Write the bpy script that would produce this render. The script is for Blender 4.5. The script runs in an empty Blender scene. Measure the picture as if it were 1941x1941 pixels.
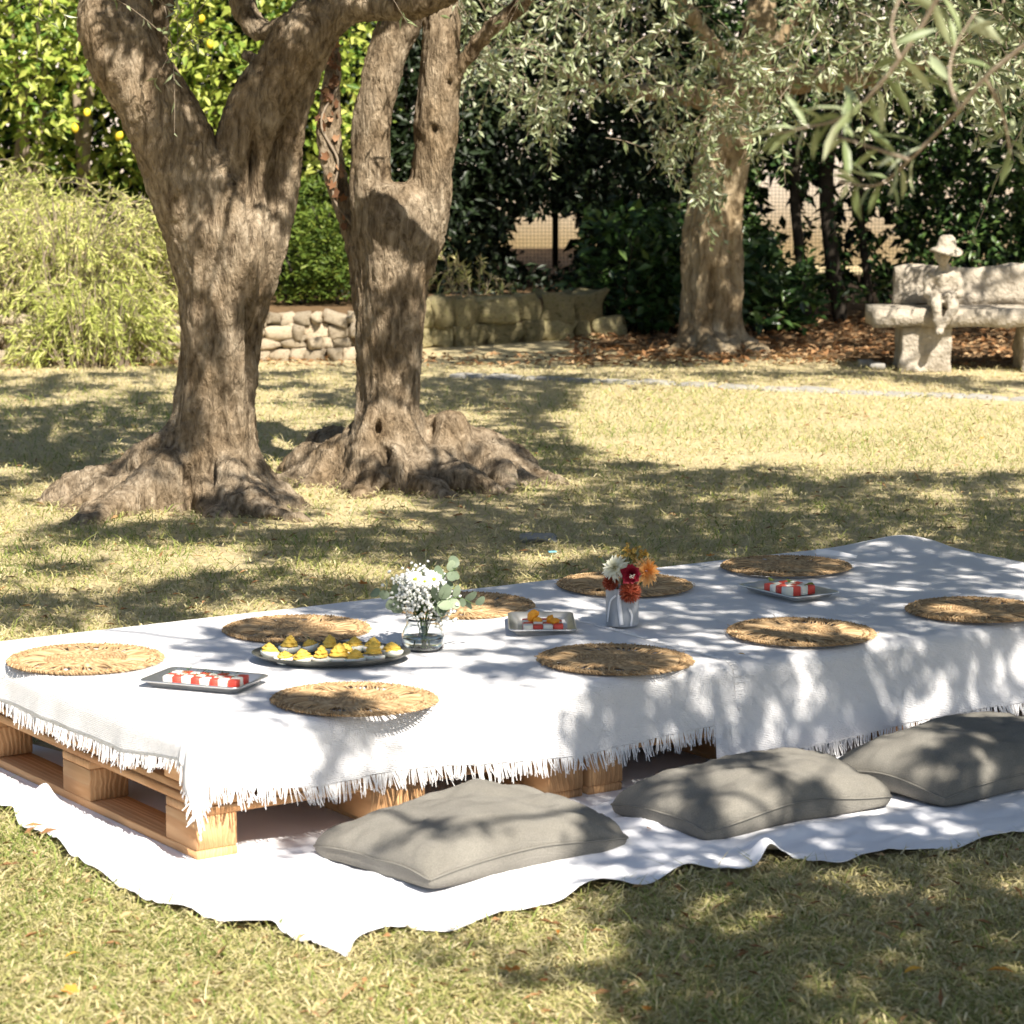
import bpy, bmesh, math, random
import numpy as np
from mathutils import Vector, Matrix

# ------------------------------------------------------------------ camera
S = 1941.0; F = 5417.56; TH = 0.14613566; H = 1.6473
sc = bpy.context.scene
COL = sc.collection
cd = bpy.data.cameras.new('camera'); cam = bpy.data.objects.new('camera', cd); COL.objects.link(cam)
cam.location = (0, 0, H); cam.rotation_euler = (math.pi/2 - TH, 0, 0)
cd.sensor_width = 36; cd.lens = 36*F/S; cd.clip_end = 600; cd.clip_start = 0.1
cd.dof.use_dof = True; cd.dof.focus_distance = 8.3; cd.dof.aperture_fstop = 8.5
sc.camera = cam
# ------------------------------------------------------------------ sky and sun
SUN_EL = math.radians(48); SUN_H = Vector((0.44, -0.90)).normalized()       # where the sun stands, seen from above
w = bpy.data.worlds.new('World'); sc.world = w; w.use_nodes = True
nt = w.node_tree; bg = nt.nodes['Background']
sky = nt.nodes.new('ShaderNodeTexSky'); sky.sky_type = 'NISHITA'; sky.sun_disc = False
sky.sun_elevation = SUN_EL; sky.sun_rotation = math.atan2(SUN_H.x, SUN_H.y)
nt.links.new(sky.outputs[0], bg.inputs[0]); bg.inputs[1].default_value = 0.062
ld = bpy.data.lights.new('sun', 'SUN'); ld.energy = 5.0; ld.angle = math.radians(0.53); ld.color = (1, .93, .82)
sun = bpy.data.objects.new('sun', ld); COL.objects.link(sun)
SUNV = Vector((SUN_H.x*math.cos(SUN_EL), SUN_H.y*math.cos(SUN_EL), math.sin(SUN_EL)))
sun.rotation_euler = SUNV.to_track_quat('Z', 'Y').to_euler(); sun.location = (4, -4, 9)
sc.view_settings.view_transform = 'Standard'; sc.view_settings.look = 'None'
sc.view_settings.exposure = 1.15; sc.view_settings.gamma = 1; sc.view_settings.use_curve_mapping = False
sc.cycles.max_bounces = 8; sc.cycles.transparent_max_bounces = 8; sc.cycles.use_denoising = True

rng = np.random.default_rng(7); random.seed(7)
CT, ST = math.cos(TH), math.sin(TH)
def ray(x, y):
    dx, dy = (x-S/2)/F, (y-S/2)/F
    return dx, CT-dy*ST, -ST-dy*CT
def P(x, y, z=0.0):                      # photo point -> world point at height z
    a, b, c = ray(x, y); t = (z-H)/c
    return Vector((a*t, b*t, z))
def PD(x, y, d):                         # photo point -> world point at distance d (world y)
    a, b, c = ray(x, y); t = d/b
    return Vector((a*t, d, H+c*t))
def proj(p):
    p = np.asarray(p, float); X, Y, Z = p[..., 0], p[..., 1], p[..., 2]-H
    d = Y*CT-Z*ST; v = -Y*ST-Z*CT
    return S/2+F*X/d, S/2+F*v/d
# ------------------------------------------------------------------ noise
def _h(i, j, k, s):
    n = (i*73856093) ^ (j*19349663) ^ (k*83492791) ^ (s*2654435)
    n = (n ^ (n >> 13))*1274126177 & 0x7fffffff
    n = (n ^ (n >> 16)) & 0xffff
    return n/65535.0*2-1
def vnoise(p, s=0):
    p = np.asarray(p, float); b = np.floor(p).astype(np.int64); f = p-b; f = f*f*(3-2*f)
    r = 0
    for dx in (0, 1):
        for dy in (0, 1):
            for dz in (0, 1):
                wt = (f[:, 0] if dx else 1-f[:, 0])*(f[:, 1] if dy else 1-f[:, 1])*(f[:, 2] if dz else 1-f[:, 2])
                r = r+wt*_h(b[:, 0]+dx, b[:, 1]+dy, b[:, 2]+dz, s)
    return r
def fbm(p, o=3, s=0):
    p = np.asarray(p, float); r = 0; a = 1
    for i in range(o):
        r = r+a*vnoise(p*(2**i)+i*17.3, s+i); a *= .5
    return r
def n2(x, y, sx, sy=None, s=0, o=2):
    x = np.asarray(x, float); y = np.asarray(y, float); sy = sy or sx
    return fbm(np.stack([x*sx, y*sy, np.zeros_like(x)+.5], -1).reshape(-1, 3), o, s).reshape(x.shape)
# ------------------------------------------------------------------ objects
def props(o, label=None, cat=None, group=None, kind=None):
    if label: o['label'] = label
    if cat: o['category'] = cat
    if group: o['group'] = group
    if kind: o['kind'] = kind
    return o
def empty(name, loc, label, cat, group=None, rz=0):
    o = bpy.data.objects.new(name, None); COL.objects.link(o); o.empty_display_size = .05
    o.location = loc; o.rotation_euler = (0, 0, rz)
    return props(o, label, cat, group)
def mesh_np(name, V, Fc, smooth=True, attr=None, uv=None):
    """V (n,3); Fc array (m,k) or list of arrays with different k"""
    me = bpy.data.meshes.new(name); V = np.asarray(V, np.float32)
    Fl = Fc if isinstance(Fc, list) else [Fc]
    Fl = [np.asarray(a, np.int32) for a in Fl if len(a)]
    me.vertices.add(len(V)); me.vertices.foreach_set('co', V.ravel())
    nl = sum(a.size for a in Fl); nf = sum(len(a) for a in Fl)
    me.loops.add(nl); me.polygons.add(nf)
    idx = np.concatenate([a.ravel() for a in Fl]); me.loops.foreach_set('vertex_index', idx)
    tot = np.concatenate([np.full(len(a), a.shape[1], np.int32) for a in Fl])
    st = np.concatenate([[0], np.cumsum(tot)[:-1]]).astype(np.int32)
    me.polygons.foreach_set('loop_start', st)
    if smooth: me.polygons.foreach_set('use_smooth', np.ones(nf, bool))
    if attr is not None:
        a = me.attributes.new('tone', 'FLOAT', 'POINT'); a.data.foreach_set('value', np.asarray(attr, np.float32))
    if uv is not None:
        l = me.uv_layers.new(name='UVMap'); l.data.foreach_set('uv', np.asarray(uv, np.float32)[idx].ravel())
    me.update(calc_edges=True); me.validate()
    return me
def link(name, me, mat=None, parent=None, loc=None, rz=None):
    o = bpy.data.objects.new(name, me); COL.objects.link(o)
    if mat is not None and len(me.materials) == 0: me.materials.append(mat)
    if parent is not None: o.parent = parent
    if loc is not None: o.location = loc
    if rz is not None: o.rotation_euler = (0, 0, rz)
    return o
class MB:
    def __init__(s): s.V = []; s.Q = []; s.T = []; s.A = []; s.n = 0
    def add(s, V, Fc, tone=0.0):
        V = np.asarray(V, float).reshape(-1, 3)
        Fc = np.asarray(Fc, int)
        if len(V) == 0 or len(Fc) == 0: return s
        (s.Q if Fc.shape[1] == 4 else s.T).append(Fc+s.n)
        s.V.append(V); s.A.append(np.broadcast_to(np.asarray(tone, float), (len(V),)).copy()); s.n += len(V)
        return s
    def mesh(s, name, smooth=True):
        fl = []
        if s.Q: fl.append(np.concatenate(s.Q))
        if s.T: fl.append(np.concatenate(s.T))
        return mesh_np(name, np.concatenate(s.V), fl, smooth, np.concatenate(s.A))
    def build(s, name, mat, parent=None, smooth=True, loc=None, rz=None):
        return link(name, s.mesh(name, smooth), mat, parent, loc, rz)
def catmull(pts, n):
    p = np.asarray(pts, float); k = len(p)
    if k < 3: 
        t = np.linspace(0, 1, n)[:, None]; return p[0]*(1-t)+p[-1]*t
    q = np.vstack([2*p[0]-p[1], p, 2*p[-1]-p[-2]])
    ts = np.linspace(0, k-1-1e-6, n); i = ts.astype(int); t = (ts-i)[:, None]
    a, b, c, d = q[i], q[i+1], q[i+2], q[i+3]
    return .5*(2*b+(c-a)*t+(2*a-5*b+4*c-d)*t*t+(3*b-a-3*c+d)*t**3)
def tube(path, rad, seg=8, mod=None, cap=True):
    p = np.asarray(path, float); n = len(p); rad = np.broadcast_to(np.asarray(rad, float), (n,))
    t = np.gradient(p, axis=0); t /= np.linalg.norm(t, axis=1)[:, None]+1e-12
    a = np.array([1., 0, 0]) if abs(t[0][0]) < .8 else np.array([0, 1., 0])
    u = np.zeros_like(p); x = a
    for i in range(n):
        x = x-t[i]*np.dot(x, t[i]); x = x/(np.linalg.norm(x)+1e-12); u[i] = x
    v = np.cross(t, u); ph = np.linspace(0, 2*np.pi, seg, endpoint=False)
    R = rad[:, None]*np.ones(seg)[None]
    if mod is not None: R = R*mod(np.arange(n)[:, None]/max(n-1, 1), ph[None])
    V = p[:, None]+R[..., None]*(u[:, None]*np.cos(ph)[None, :, None]+v[:, None]*np.sin(ph)[None, :, None])
    V = V.reshape(-1, 3)
    i, j = np.meshgrid(np.arange(n-1), np.arange(seg), indexing='ij'); j2 = (j+1) % seg
    Q = np.stack([i*seg+j, i*seg+j2, (i+1)*seg+j2, (i+1)*seg+j], -1).reshape(-1, 4)
    if cap:
        V = np.vstack([V, p[0], p[-1]]); m = n*seg; k = np.arange(seg); k2 = (k+1) % seg
        c = np.concatenate([np.stack([k2, k, k*0+m, k*0+m], -1), np.stack([(n-1)*seg+k, (n-1)*seg+k2, k*0+m+1, k*0+m+1], -1)])
        return V, Q, np.concatenate([c[:, :3]])
    return V, Q, np.zeros((0, 3), int)
def add_tube(mb, path, rad, seg=8, tone=0., mod=None, cap=True):
    V, Q, T = tube(path, rad, seg, mod, cap); n0 = mb.n
    mb.add(V, Q, tone)
    if len(T): mb.T.append(T+n0)
def grid_faces(n, m, wrap=False):
    mm = m if wrap else m-1
    i, j = np.meshgrid(np.arange(n-1), np.arange(mm), indexing='ij'); j2 = (j+1) % m
    return np.stack([i*m+j, i*m+j2, (i+1)*m+j2, (i+1)*m+j], -1).reshape(-1, 4)
def lathe(prof, seg=24):
    prof = np.asarray(prof, float); ph = np.linspace(0, 2*np.pi, seg, endpoint=False)
    V = np.stack([prof[:, 0, None]*np.cos(ph), prof[:, 0, None]*np.sin(ph), prof[:, 1, None]+0*ph], -1).reshape(-1, 3)
    return V, grid_faces(len(prof), seg, True)
def box_v(c, s, bev=.002):
    """bevelled box as 24 verts"""
    c = np.asarray(c, float); h = np.asarray(s, float)/2; b = min(bev, h.min()*.45)
    bm = bmesh.new(); bmesh.ops.create_cube(bm, size=1)
    for v in bm.verts: v.co = Vector((v.co.x*2*h[0], v.co.y*2*h[1], v.co.z*2*h[2]))
    bmesh.ops.bevel(bm, geom=bm.edges[:], offset=b, segments=1, affect='EDGES')
    bm.verts.index_update()
    V = np.array([v.co[:] for v in bm.verts])+c
    Q = [[v.index for v in f.verts] for f in bm.faces if len(f.verts) == 4]; T = [[v.index for v in f.verts] for f in bm.faces if len(f.verts) == 3]
    bm.free(); return V, np.array(Q), np.array(T)
def add_box(mb, c, s, bev=.002, R=None, tone=0.):
    V, Q, T = box_v((0, 0, 0), s, bev)
    if R is not None: V = V@np.array(R).T
    n0 = mb.n; mb.add(V+np.asarray(c, float), Q, tone); mb.T.append(T+n0)
# ------------------------------------------------------------------ materials
def nd(nt, t, **kw):
    n = nt.nodes.new(t)
    for k, v in kw.items(): setattr(n, k, v)
    return n
def ramp(nt, stops):
    r = nd(nt, 'ShaderNodeValToRGB'); e = r.color_ramp.elements
    while len(e) < len(stops): e.new(.5)
    for k, (p, c) in enumerate(stops): e[k].position = p; e[k].color = (*c, 1)
    return r
def base(name, rough=.8, spec=.3, metallic=0, trans=0, ior=1.45):
    m = bpy.data.materials.new(name); m.use_nodes = True; nt = m.node_tree; b = nt.nodes['Principled BSDF']
    b.inputs['Roughness'].default_value = rough; b.inputs['Specular IOR Level'].default_value = spec
    b.inputs['Metallic'].default_value = metallic; b.inputs['Transmission Weight'].default_value = trans; b.inputs['IOR'].default_value = ior
    return m, nt, b
def pmat(name, c1, c2=None, scale=20, rough=.8, bump=0., bscale=None, stretch=(1, 1, 1), spec=.3, metallic=0, trans=0, ior=1.45, detail=5, c3=None, bdist=.01, sss=0, vary=0):
    m, nt, b = base(name, rough, spec, metallic, trans, ior); c2 = c2 or c1
    tc = nd(nt, 'ShaderNodeTexCoord'); mp = nd(nt, 'ShaderNodeMapping'); mp.inputs['Scale'].default_value = stretch
    nt.links.new(tc.outputs['Object'], mp.inputs[0])
    oi = nd(nt, 'ShaderNodeObjectInfo'); ad = nd(nt, 'ShaderNodeVectorMath', operation='ADD'); sc_ = nd(nt, 'ShaderNodeVectorMath', operation='SCALE')
    cx = nd(nt, 'ShaderNodeCombineXYZ')
    for k in range(3): nt.links.new(oi.outputs['Random'], cx.inputs[k])
    nt.links.new(cx.outputs[0], sc_.inputs[0]); sc_.inputs['Scale'].default_value = 37
    nt.links.new(mp.outputs[0], ad.inputs[0]); nt.links.new(sc_.outputs[0], ad.inputs[1])
    no = nd(nt, 'ShaderNodeTexNoise'); no.inputs['Scale'].default_value = scale; no.inputs['Detail'].default_value = detail; no.inputs['Roughness'].default_value = .6
    nt.links.new(ad.outputs[0], no.inputs['Vector'])
    st = [(.3, c1), (.7, c2)] if c3 is None else [(.28, c1), (.5, c2), (.72, c3)]
    r = ramp(nt, st); nt.links.new(no.outputs['Fac'], r.inputs[0]); nt.links.new(r.outputs[0], b.inputs['Base Color'])
    if vary:
        hs = nd(nt, 'ShaderNodeHueSaturation'); mr = nd(nt, 'ShaderNodeMapRange'); mr.inputs[3].default_value = 1-vary; mr.inputs[4].default_value = 1+vary
        nt.links.new(oi.outputs['Random'], mr.inputs[0]); nt.links.new(mr.outputs[0], hs.inputs['Value']); nt.links.new(r.outputs[0], hs.inputs['Color']); nt.links.new(hs.outputs[0], b.inputs['Base Color'])
    if bump:
        nb = nd(nt, 'ShaderNodeTexNoise'); nb.inputs['Scale'].default_value = bscale or scale*3; nb.inputs['Detail'].default_value = 6
        nt.links.new(ad.outputs[0], nb.inputs['Vector'])
        bp = nd(nt, 'ShaderNodeBump'); bp.inputs['Strength'].default_value = bump; bp.inputs['Distance'].default_value = bdist
        nt.links.new(nb.outputs['Fac'], bp.inputs['Height']); nt.links.new(bp.outputs[0], b.inputs['Normal'])
    if sss:
        b.inputs['Subsurface Weight'].default_value = sss; b.inputs['Subsurface Radius'].default_value = (.02, .01, .006); b.inputs['Subsurface Scale'].default_value = .3
    return m
def leafmat(name, stops, transl=.3, rough=.5, spec=.4, tcol=None):
    """colour from the per-leaf 'tone' attribute; part of the light goes through the leaf"""
    m, nt, b = base(name, rough, spec)
    at = nd(nt, 'ShaderNodeAttribute', attribute_name='tone'); r = ramp(nt, stops)
    nt.links.new(at.outputs['Fac'], r.inputs[0]); nt.links.new(r.outputs[0], b.inputs['Base Color'])
    if transl:
        tr = nd(nt, 'ShaderNodeBsdfTranslucent'); mx = nd(nt, 'ShaderNodeMixShader'); mx.inputs[0].default_value = transl
        out = nt.nodes['Material Output']
        if tcol: tr.inputs[0].default_value = (*tcol, 1)
        else: nt.links.new(r.outputs[0], tr.inputs[0])
        nt.links.new(b.outputs[0], mx.inputs[1]); nt.links.new(tr.outputs[0], mx.inputs[2]); nt.links.new(mx.outputs[0], out.inputs[0])
    return m
M = {}
M['grass'] = leafmat('grass', [(0, (.13, .21, .04)), (.30, (.28, .31, .085)), (.58, (.50, .44, .20)), (1, (.68, .60, .37))], .25, .7, .2)
M['soil'] = pmat('lawn_thatch', (.30, .235, .13), (.54, .45, .27), 26, .95, .6, 160, spec=.1, c3=(.36, .32, .16), bdist=.02)
M['bed'] = pmat('bed_soil', (.10, .065, .035), (.24, .155, .085), 14, .95, .8, 60, spec=.1, bdist=.02)
M['olive'] = leafmat('olive_leaf', [(0, (.07, .10, .035)), (.5, (.17, .21, .09)), (.85, (.34, .38, .22)), (1, (.44, .47, .33))], .12, .45, .45)
M['lemonleaf'] = leafmat('lemon_leaf', [(0, (.10, .19, .03)), (.45, (.30, .38, .06)), (1, (.58, .60, .15))], .35, .4, .4)
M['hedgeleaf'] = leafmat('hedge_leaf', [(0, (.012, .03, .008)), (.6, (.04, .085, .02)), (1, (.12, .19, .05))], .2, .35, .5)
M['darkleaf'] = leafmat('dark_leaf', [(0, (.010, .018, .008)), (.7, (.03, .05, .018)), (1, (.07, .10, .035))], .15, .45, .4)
M['feather'] = leafmat('feathery_stem', [(0, (.27, .33, .07)), (.5, (.54, .58, .16)), (.85, (.74, .71, .32)), (1, (.72, .58, .36))], .3, .6, .2)
M['greenshrub'] = leafmat('green_shrub', [(0, (.05, .09, .015)), (.6, (.13, .19, .03)), (1, (.28, .32, .06))], .3, .5, .3)
M['litter'] = leafmat('dry_leaf', [(0, (.16, .08, .035)), (.5, (.34, .18, .08)), (1, (.52, .36, .2))], .15, .7, .2)
M['deadivy'] = leafmat('dead_leaf', [(0, (.12, .06, .035)), (.6, (.25, .125, .065)), (1, (.40, .23, .13))], .2, .6, .2)
M['orangeleaf'] = leafmat('fallen_leaf', [(0, (.28, .09, .025)), (.5, (.55, .22, .04)), (1, (.65, .42, .06))], .2, .6, .2)
M['twig'] = pmat('twig', (.20, .155, .11), (.32, .26, .195), 30, .8)
M['straw'] = leafmat('straw', [(0, (.22, .135, .065)), (.5, (.42, .275, .14)), (1, (.60, .43, .245))], .0, .65, .25)
M['sheet'] = pmat('white_cotton', (.80, .80, .84), (.84, .84, .87), 4, .9, .15, 900, spec=.15, bdist=.001)
M['fringe'] = pmat('cotton_fringe', (.80, .79, .79), (.86, .85, .85), 30, .9, spec=.1)
M['steel'] = pmat('steel', (.60, .59, .57), (.72, .71, .69), 30, .36, .05, 200, metallic=.95, spec=.5)
M['plate'] = pmat('pewter_plate', (.10, .10, .085), (.17, .17, .145), 20, .32, .1, 120, spec=.5, metallic=.35)
M['glass'] = pmat('glass', (.97, .99, .98), None, 5, .01, trans=1, ior=1.46, spec=.5)
M['water'] = pmat('water', (.88, .95, .93), None, 5, .0, trans=1, ior=1.33, spec=.5)
M['vase'] = pmat('zinc_vase', (.33, .35, .38), (.44, .46, .49), 12, .42, .08, 60, spec=.5, stretch=(1, 1, .2))
M['ribbon'] = pmat('white_ribbon', (.78, .78, .79), (.85, .85, .86), 30, .6)
M['eggwhite'] = pmat('egg_white', (.80, .79, .70), (.86, .85, .78), 40, .35, sss=.25)
M['yolk'] = pmat('egg_filling', (.75, .46, .06), (.86, .60, .13), 90, .6, .5, 260, bdist=.003)
M['herb'] = pmat('herb', (.03, .09, .015), (.07, .16, .03), 60, .6)
M['feta'] = pmat('white_cheese', (.80, .77, .66), (.88, .85, .76), 120, .55, .35, 300, bdist=.002, sss=.15, vary=.06)
M['melon'] = pmat('watermelon', (.62, .045, .03), (.78, .10, .065), 130, .3, .3, 320, bdist=.002, spec=.5, vary=.14)
M['orange'] = pmat('orange_segment', (.80, .30, .015), (.9, .42, .03), 120, .3, .3, 300, spec=.5)
M['lemon'] = pmat('lemon', (.72, .52, .03), (.82, .62, .06), 30, .4, .2, 200)
M['cream_petal'] = leafmat('cream_petal', [(0, (.62, .58, .34)), (.5, (.80, .78, .60)), (1, (.86, .85, .72))], .25, .6, .2)
M['orange_petal'] = leafmat('orange_petal', [(0, (.72, .24, .03)), (.5, (.85, .42, .13)), (1, (.88, .62, .32))], .25, .6, .2)
M['wine_petal'] = leafmat('wine_petal', [(0, (.06, .004, .01)), (.5, (.22, .008, .022)), (1, (.42, .03, .055))], .2, .5, .3)
M['rust_petal'] = leafmat('rust_petal', [(0, (.22, .035, .015)), (.5, (.45, .10, .05)), (1, (.62, .22, .13))], .15, .6, .2)
M['filler_petal'] = leafmat('filler_petal', [(0, (.20, .10, .02)), (.5, (.42, .26, .05)), (1, (.6, .42, .12))], .2, .6, .2)
M['white_petal'] = leafmat('white_petal', [(0, (.6, .62, .5)), (.3, (.82, .83, .77)), (1, (.9, .9, .88))], .2, .6, .2)
M['daisy_eye'] = pmat('daisy_eye', (.25, .34, .03), (.45, .5, .06), 200, .8)
M['stem'] = pmat('flower_stem', (.05, .10, .03), (.10, .17, .05), 60, .6)
M['eucalyptus'] = leafmat('eucalyptus_leaf', [(0, (.11, .15, .09)), (.5, (.20, .25, .165)), (1, (.33, .39, .26))], .2, .5, .4)
M['limestone'] = pmat('limestone', (.20, .17, .13), (.42, .37, .30), 7, .9, .9, 40, c3=(.31, .27, .21), bdist=.02)
M['wallstone'] = pmat('wall_stone', (.32, .24, .15), (.62, .52, .38), 6, .95, .8, 30, c3=(.46, .37, .25), bdist=.03, vary=.3)
M['mossstone'] = pmat('moss_stone', (.16, .14, .06), (.40, .34, .19), 7, .95, .8, 30, c3=(.26, .24, .09), bdist=.03, vary=.25)
M['mortar'] = pmat('earth_joint', (.14, .10, .06), (.24, .18, .11), 20, .95, .5, 60)
M['palestone'] = pmat('pale_stone', (.28, .27, .25), (.42, .40, .36), 9, .9, .5, 50, bdist=.01)
M['plaster'] = pmat('plaster', (.70, .62, .55), (.80, .73, .67), 1.5, .9, .2, 30)
M['iron'] = pmat('iron', (.03, .03, .03), (.05, .05, .045), 20, .6)
M['net'] = pmat('netting', (.05, .055, .05), (.07, .075, .065), 20, .8)
M['blueplastic'] = pmat('blue_plastic', (.10, .35, .45), (.2, .45, .55), 20, .4)
M['piping'] = pmat('piping', (.17, .16, .14), (.21, .20, .175), 60, .95, spec=.1)

def wood_mat():
    m, nt, b = base('pallet_pine', .75, .25)
    tc = nd(nt, 'ShaderNodeTexCoord'); oi = nd(nt, 'ShaderNodeObjectInfo')
    mp = nd(nt, 'ShaderNodeMapping'); mp.inputs['Scale'].default_value = (9, 1.1, 9)
    cx = nd(nt, 'ShaderNodeCombineXYZ'); ml = nd(nt, 'ShaderNodeMath', operation='MULTIPLY'); ml.inputs[1].default_value = 23
    nt.links.new(oi.outputs['Random'], ml.inputs[0])
    for k in range(3): nt.links.new(ml.outputs[0], cx.inputs[k])
    ad = nd(nt, 'ShaderNodeVectorMath', operation='ADD')
    nt.links.new(tc.outputs['Object'], mp.inputs[0]); nt.links.new(mp.outputs[0], ad.inputs[0]); nt.links.new(cx.outputs[0], ad.inputs[1])
    wv = nd(nt, 'ShaderNodeTexWave'); wv.inputs['Scale'].default_value = 2.6; wv.inputs['Distortion'].default_value = 7; wv.inputs['Detail'].default_value = 3; wv.inputs['Detail Scale'].default_value = .8
    nt.links.new(ad.outputs[0], wv.inputs['Vector'])
    no = nd(nt, 'ShaderNodeTexNoise'); no.inputs['Scale'].default_value = 1.2; no.inputs['Detail'].default_value = 6; nt.links.new(ad.outputs[0], no.inputs['Vector'])
    r = ramp(nt, [(.0, (.60, .34, .16)), (.6, (.68, .42, .215)), (1, (.55, .30, .135))]); nt.links.new(wv.outputs['Fac'], r.inputs[0])
    r2 = ramp(nt, [(.28, (.50, .42, .37)), (.62, (1, 1, 1))]); nt.links.new(no.outputs['Fac'], r2.inputs[0])
    mx = nd(nt, 'ShaderNodeMix', data_type='RGBA', blend_type='MULTIPLY'); mx.inputs[0].default_value = .8
    nt.links.new(r.outputs[0], mx.inputs[6]); nt.links.new(r2.outputs[0], mx.inputs[7])
    hs = nd(nt, 'ShaderNodeHueSaturation'); mr = nd(nt, 'ShaderNodeMapRange'); mr.inputs[3].default_value = .75; mr.inputs[4].default_value = 1.12
    nt.links.new(oi.outputs['Random'], mr.inputs[0]); nt.links.new(mr.outputs[0], hs.inputs['Value']); nt.links.new(mx.outputs[2], hs.inputs['Color'])
    nt.links.new(hs.outputs[0], b.inputs['Base Color'])
    bp = nd(nt, 'ShaderNodeBump'); bp.inputs['Strength'].default_value = .4; bp.inputs['Distance'].default_value = .003
    nt.links.new(wv.outputs['Fac'], bp.inputs['Height']); nt.links.new(bp.outputs[0], b.inputs['Normal'])
    return m
M['pine'] = wood_mat()

def throw_mat():
    """white cotton throw: woven ground with rows of raised crosses on a diagonal lattice"""
    m, nt, b = base('white_throw', .92, .1); b.inputs['Base Color'].default_value = (.83, .82, .83, 1)
    uv = nd(nt, 'ShaderNodeTexCoord'); sp = nd(nt, 'ShaderNodeSeparateXYZ'); nt.links.new(uv.outputs['UV'], sp.inputs[0])
    def mth(op, a, bb=None, c=None):
        n = nd(nt, 'ShaderNodeMath', operation=op)
        for k, x in enumerate((a, bb, c)):
            if x is None: continue
            if isinstance(x, (int, float)): n.inputs[k].default_value = x
            else: nt.links.new(x, n.inputs[k])
        return n.outputs[0]
    p = mth('ADD', sp.outputs[0], sp.outputs[1]); q = mth('SUBTRACT', sp.outputs[0], sp.outputs[1])
    def tri(x, per): return mth('PINGPONG', x, per/2)
    big = mth('MINIMUM', tri(p, .17), tri(q, .17))                     # distance to the big lattice
    band = mth('LESS_THAN', big, .022)
    cell = mth('MULTIPLY', mth('GREATER_THAN', tri(p, .022), .0045), mth('GREATER_THAN', tri(q, .022), .0045))
    cross = mth('MULTIPLY', band, mth('SUBTRACT', 1.0, cell))
    ln = mth('MULTIPLY', mth('SUBTRACT', 1.0, band), mth('LESS_THAN', tri(p, .03), .003))
    wv = mth('ADD', mth('SINE', mth('MULTIPLY', sp.outputs[0], 1500)), mth('SINE', mth('MULTIPLY', sp.outputs[1], 1500)))
    no = nd(nt, 'ShaderNodeTexNoise'); no.inputs['Scale'].default_value = 260; nt.links.new(uv.outputs['UV'], no.inputs['Vector'])
    h = mth('ADD', mth('ADD', mth('MULTIPLY', cross, 1.0), mth('MULTIPLY', ln, .6)), mth('ADD', mth('MULTIPLY', wv, .08), mth('MULTIPLY', no.outputs['Fac'], .5)))
    bp = nd(nt, 'ShaderNodeBump'); bp.inputs['Strength'].default_value = 1; bp.inputs['Distance'].default_value = .006
    nt.links.new(h, bp.inputs['Height']); nt.links.new(bp.outputs[0], b.inputs['Normal'])
    return m
M['throw'] = throw_mat()

def linen_mat():
    m, nt, b = base('grey_linen', .95, .1)
    tc = nd(nt, 'ShaderNodeTexCoord')
    no = nd(nt, 'ShaderNodeTexNoise'); no.inputs['Scale'].default_value = 9; no.inputs['Detail'].default_value = 8; nt.links.new(tc.outputs['Object'], no.inputs['Vector'])
    r = ramp(nt, [(.3, (.225, .21, .18)), (.7, (.29, .272, .235))]); nt.links.new(no.outputs['Fac'], r.inputs[0])
    th = nd(nt, 'ShaderNodeTexNoise'); th.inputs['Scale'].default_value = 420; th.inputs['Detail'].default_value = 3; nt.links.new(tc.outputs['Object'], th.inputs['Vector'])
    r3 = ramp(nt, [(.35, (.8, .8, .8)), (.65, (1.1, 1.1, 1.1))]); nt.links.new(th.outputs['Fac'], r3.inputs[0]); mm = nd(nt, 'ShaderNodeMix', data_type='RGBA', blend_type='MULTIPLY'); mm.inputs[0].default_value = 1
    nt.links.new(r.outputs[0], mm.inputs[6]); nt.links.new(r3.outputs[0], mm.inputs[7]); nt.links.new(mm.outputs[2], b.inputs['Base Color'])
    a = nd(nt, 'ShaderNodeTexWave'); a.inputs['Scale'].default_value = 330; a.bands_direction = 'X'
    c = nd(nt, 'ShaderNodeTexWave'); c.inputs['Scale'].default_value = 330; c.bands_direction = 'Y'
    for n in (a, c): nt.links.new(tc.outputs['Object'], n.inputs['Vector']); n.inputs['Distortion'].default_value = 2
    ad = nd(nt, 'ShaderNodeMath', operation='ADD'); nt.links.new(a.outputs['Fac'], ad.inputs[0]); nt.links.new(c.outputs['Fac'], ad.inputs[1])
    bp = nd(nt, 'ShaderNodeBump'); bp.inputs['Strength'].default_value = .6; bp.inputs['Distance'].default_value = .0015
    nt.links.new(ad.outputs[0], bp.inputs['Height']); nt.links.new(bp.outputs[0], b.inputs['Normal'])
    b.inputs['Sheen Weight'].default_value = .05
    return m
M['linen'] = linen_mat()

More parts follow.
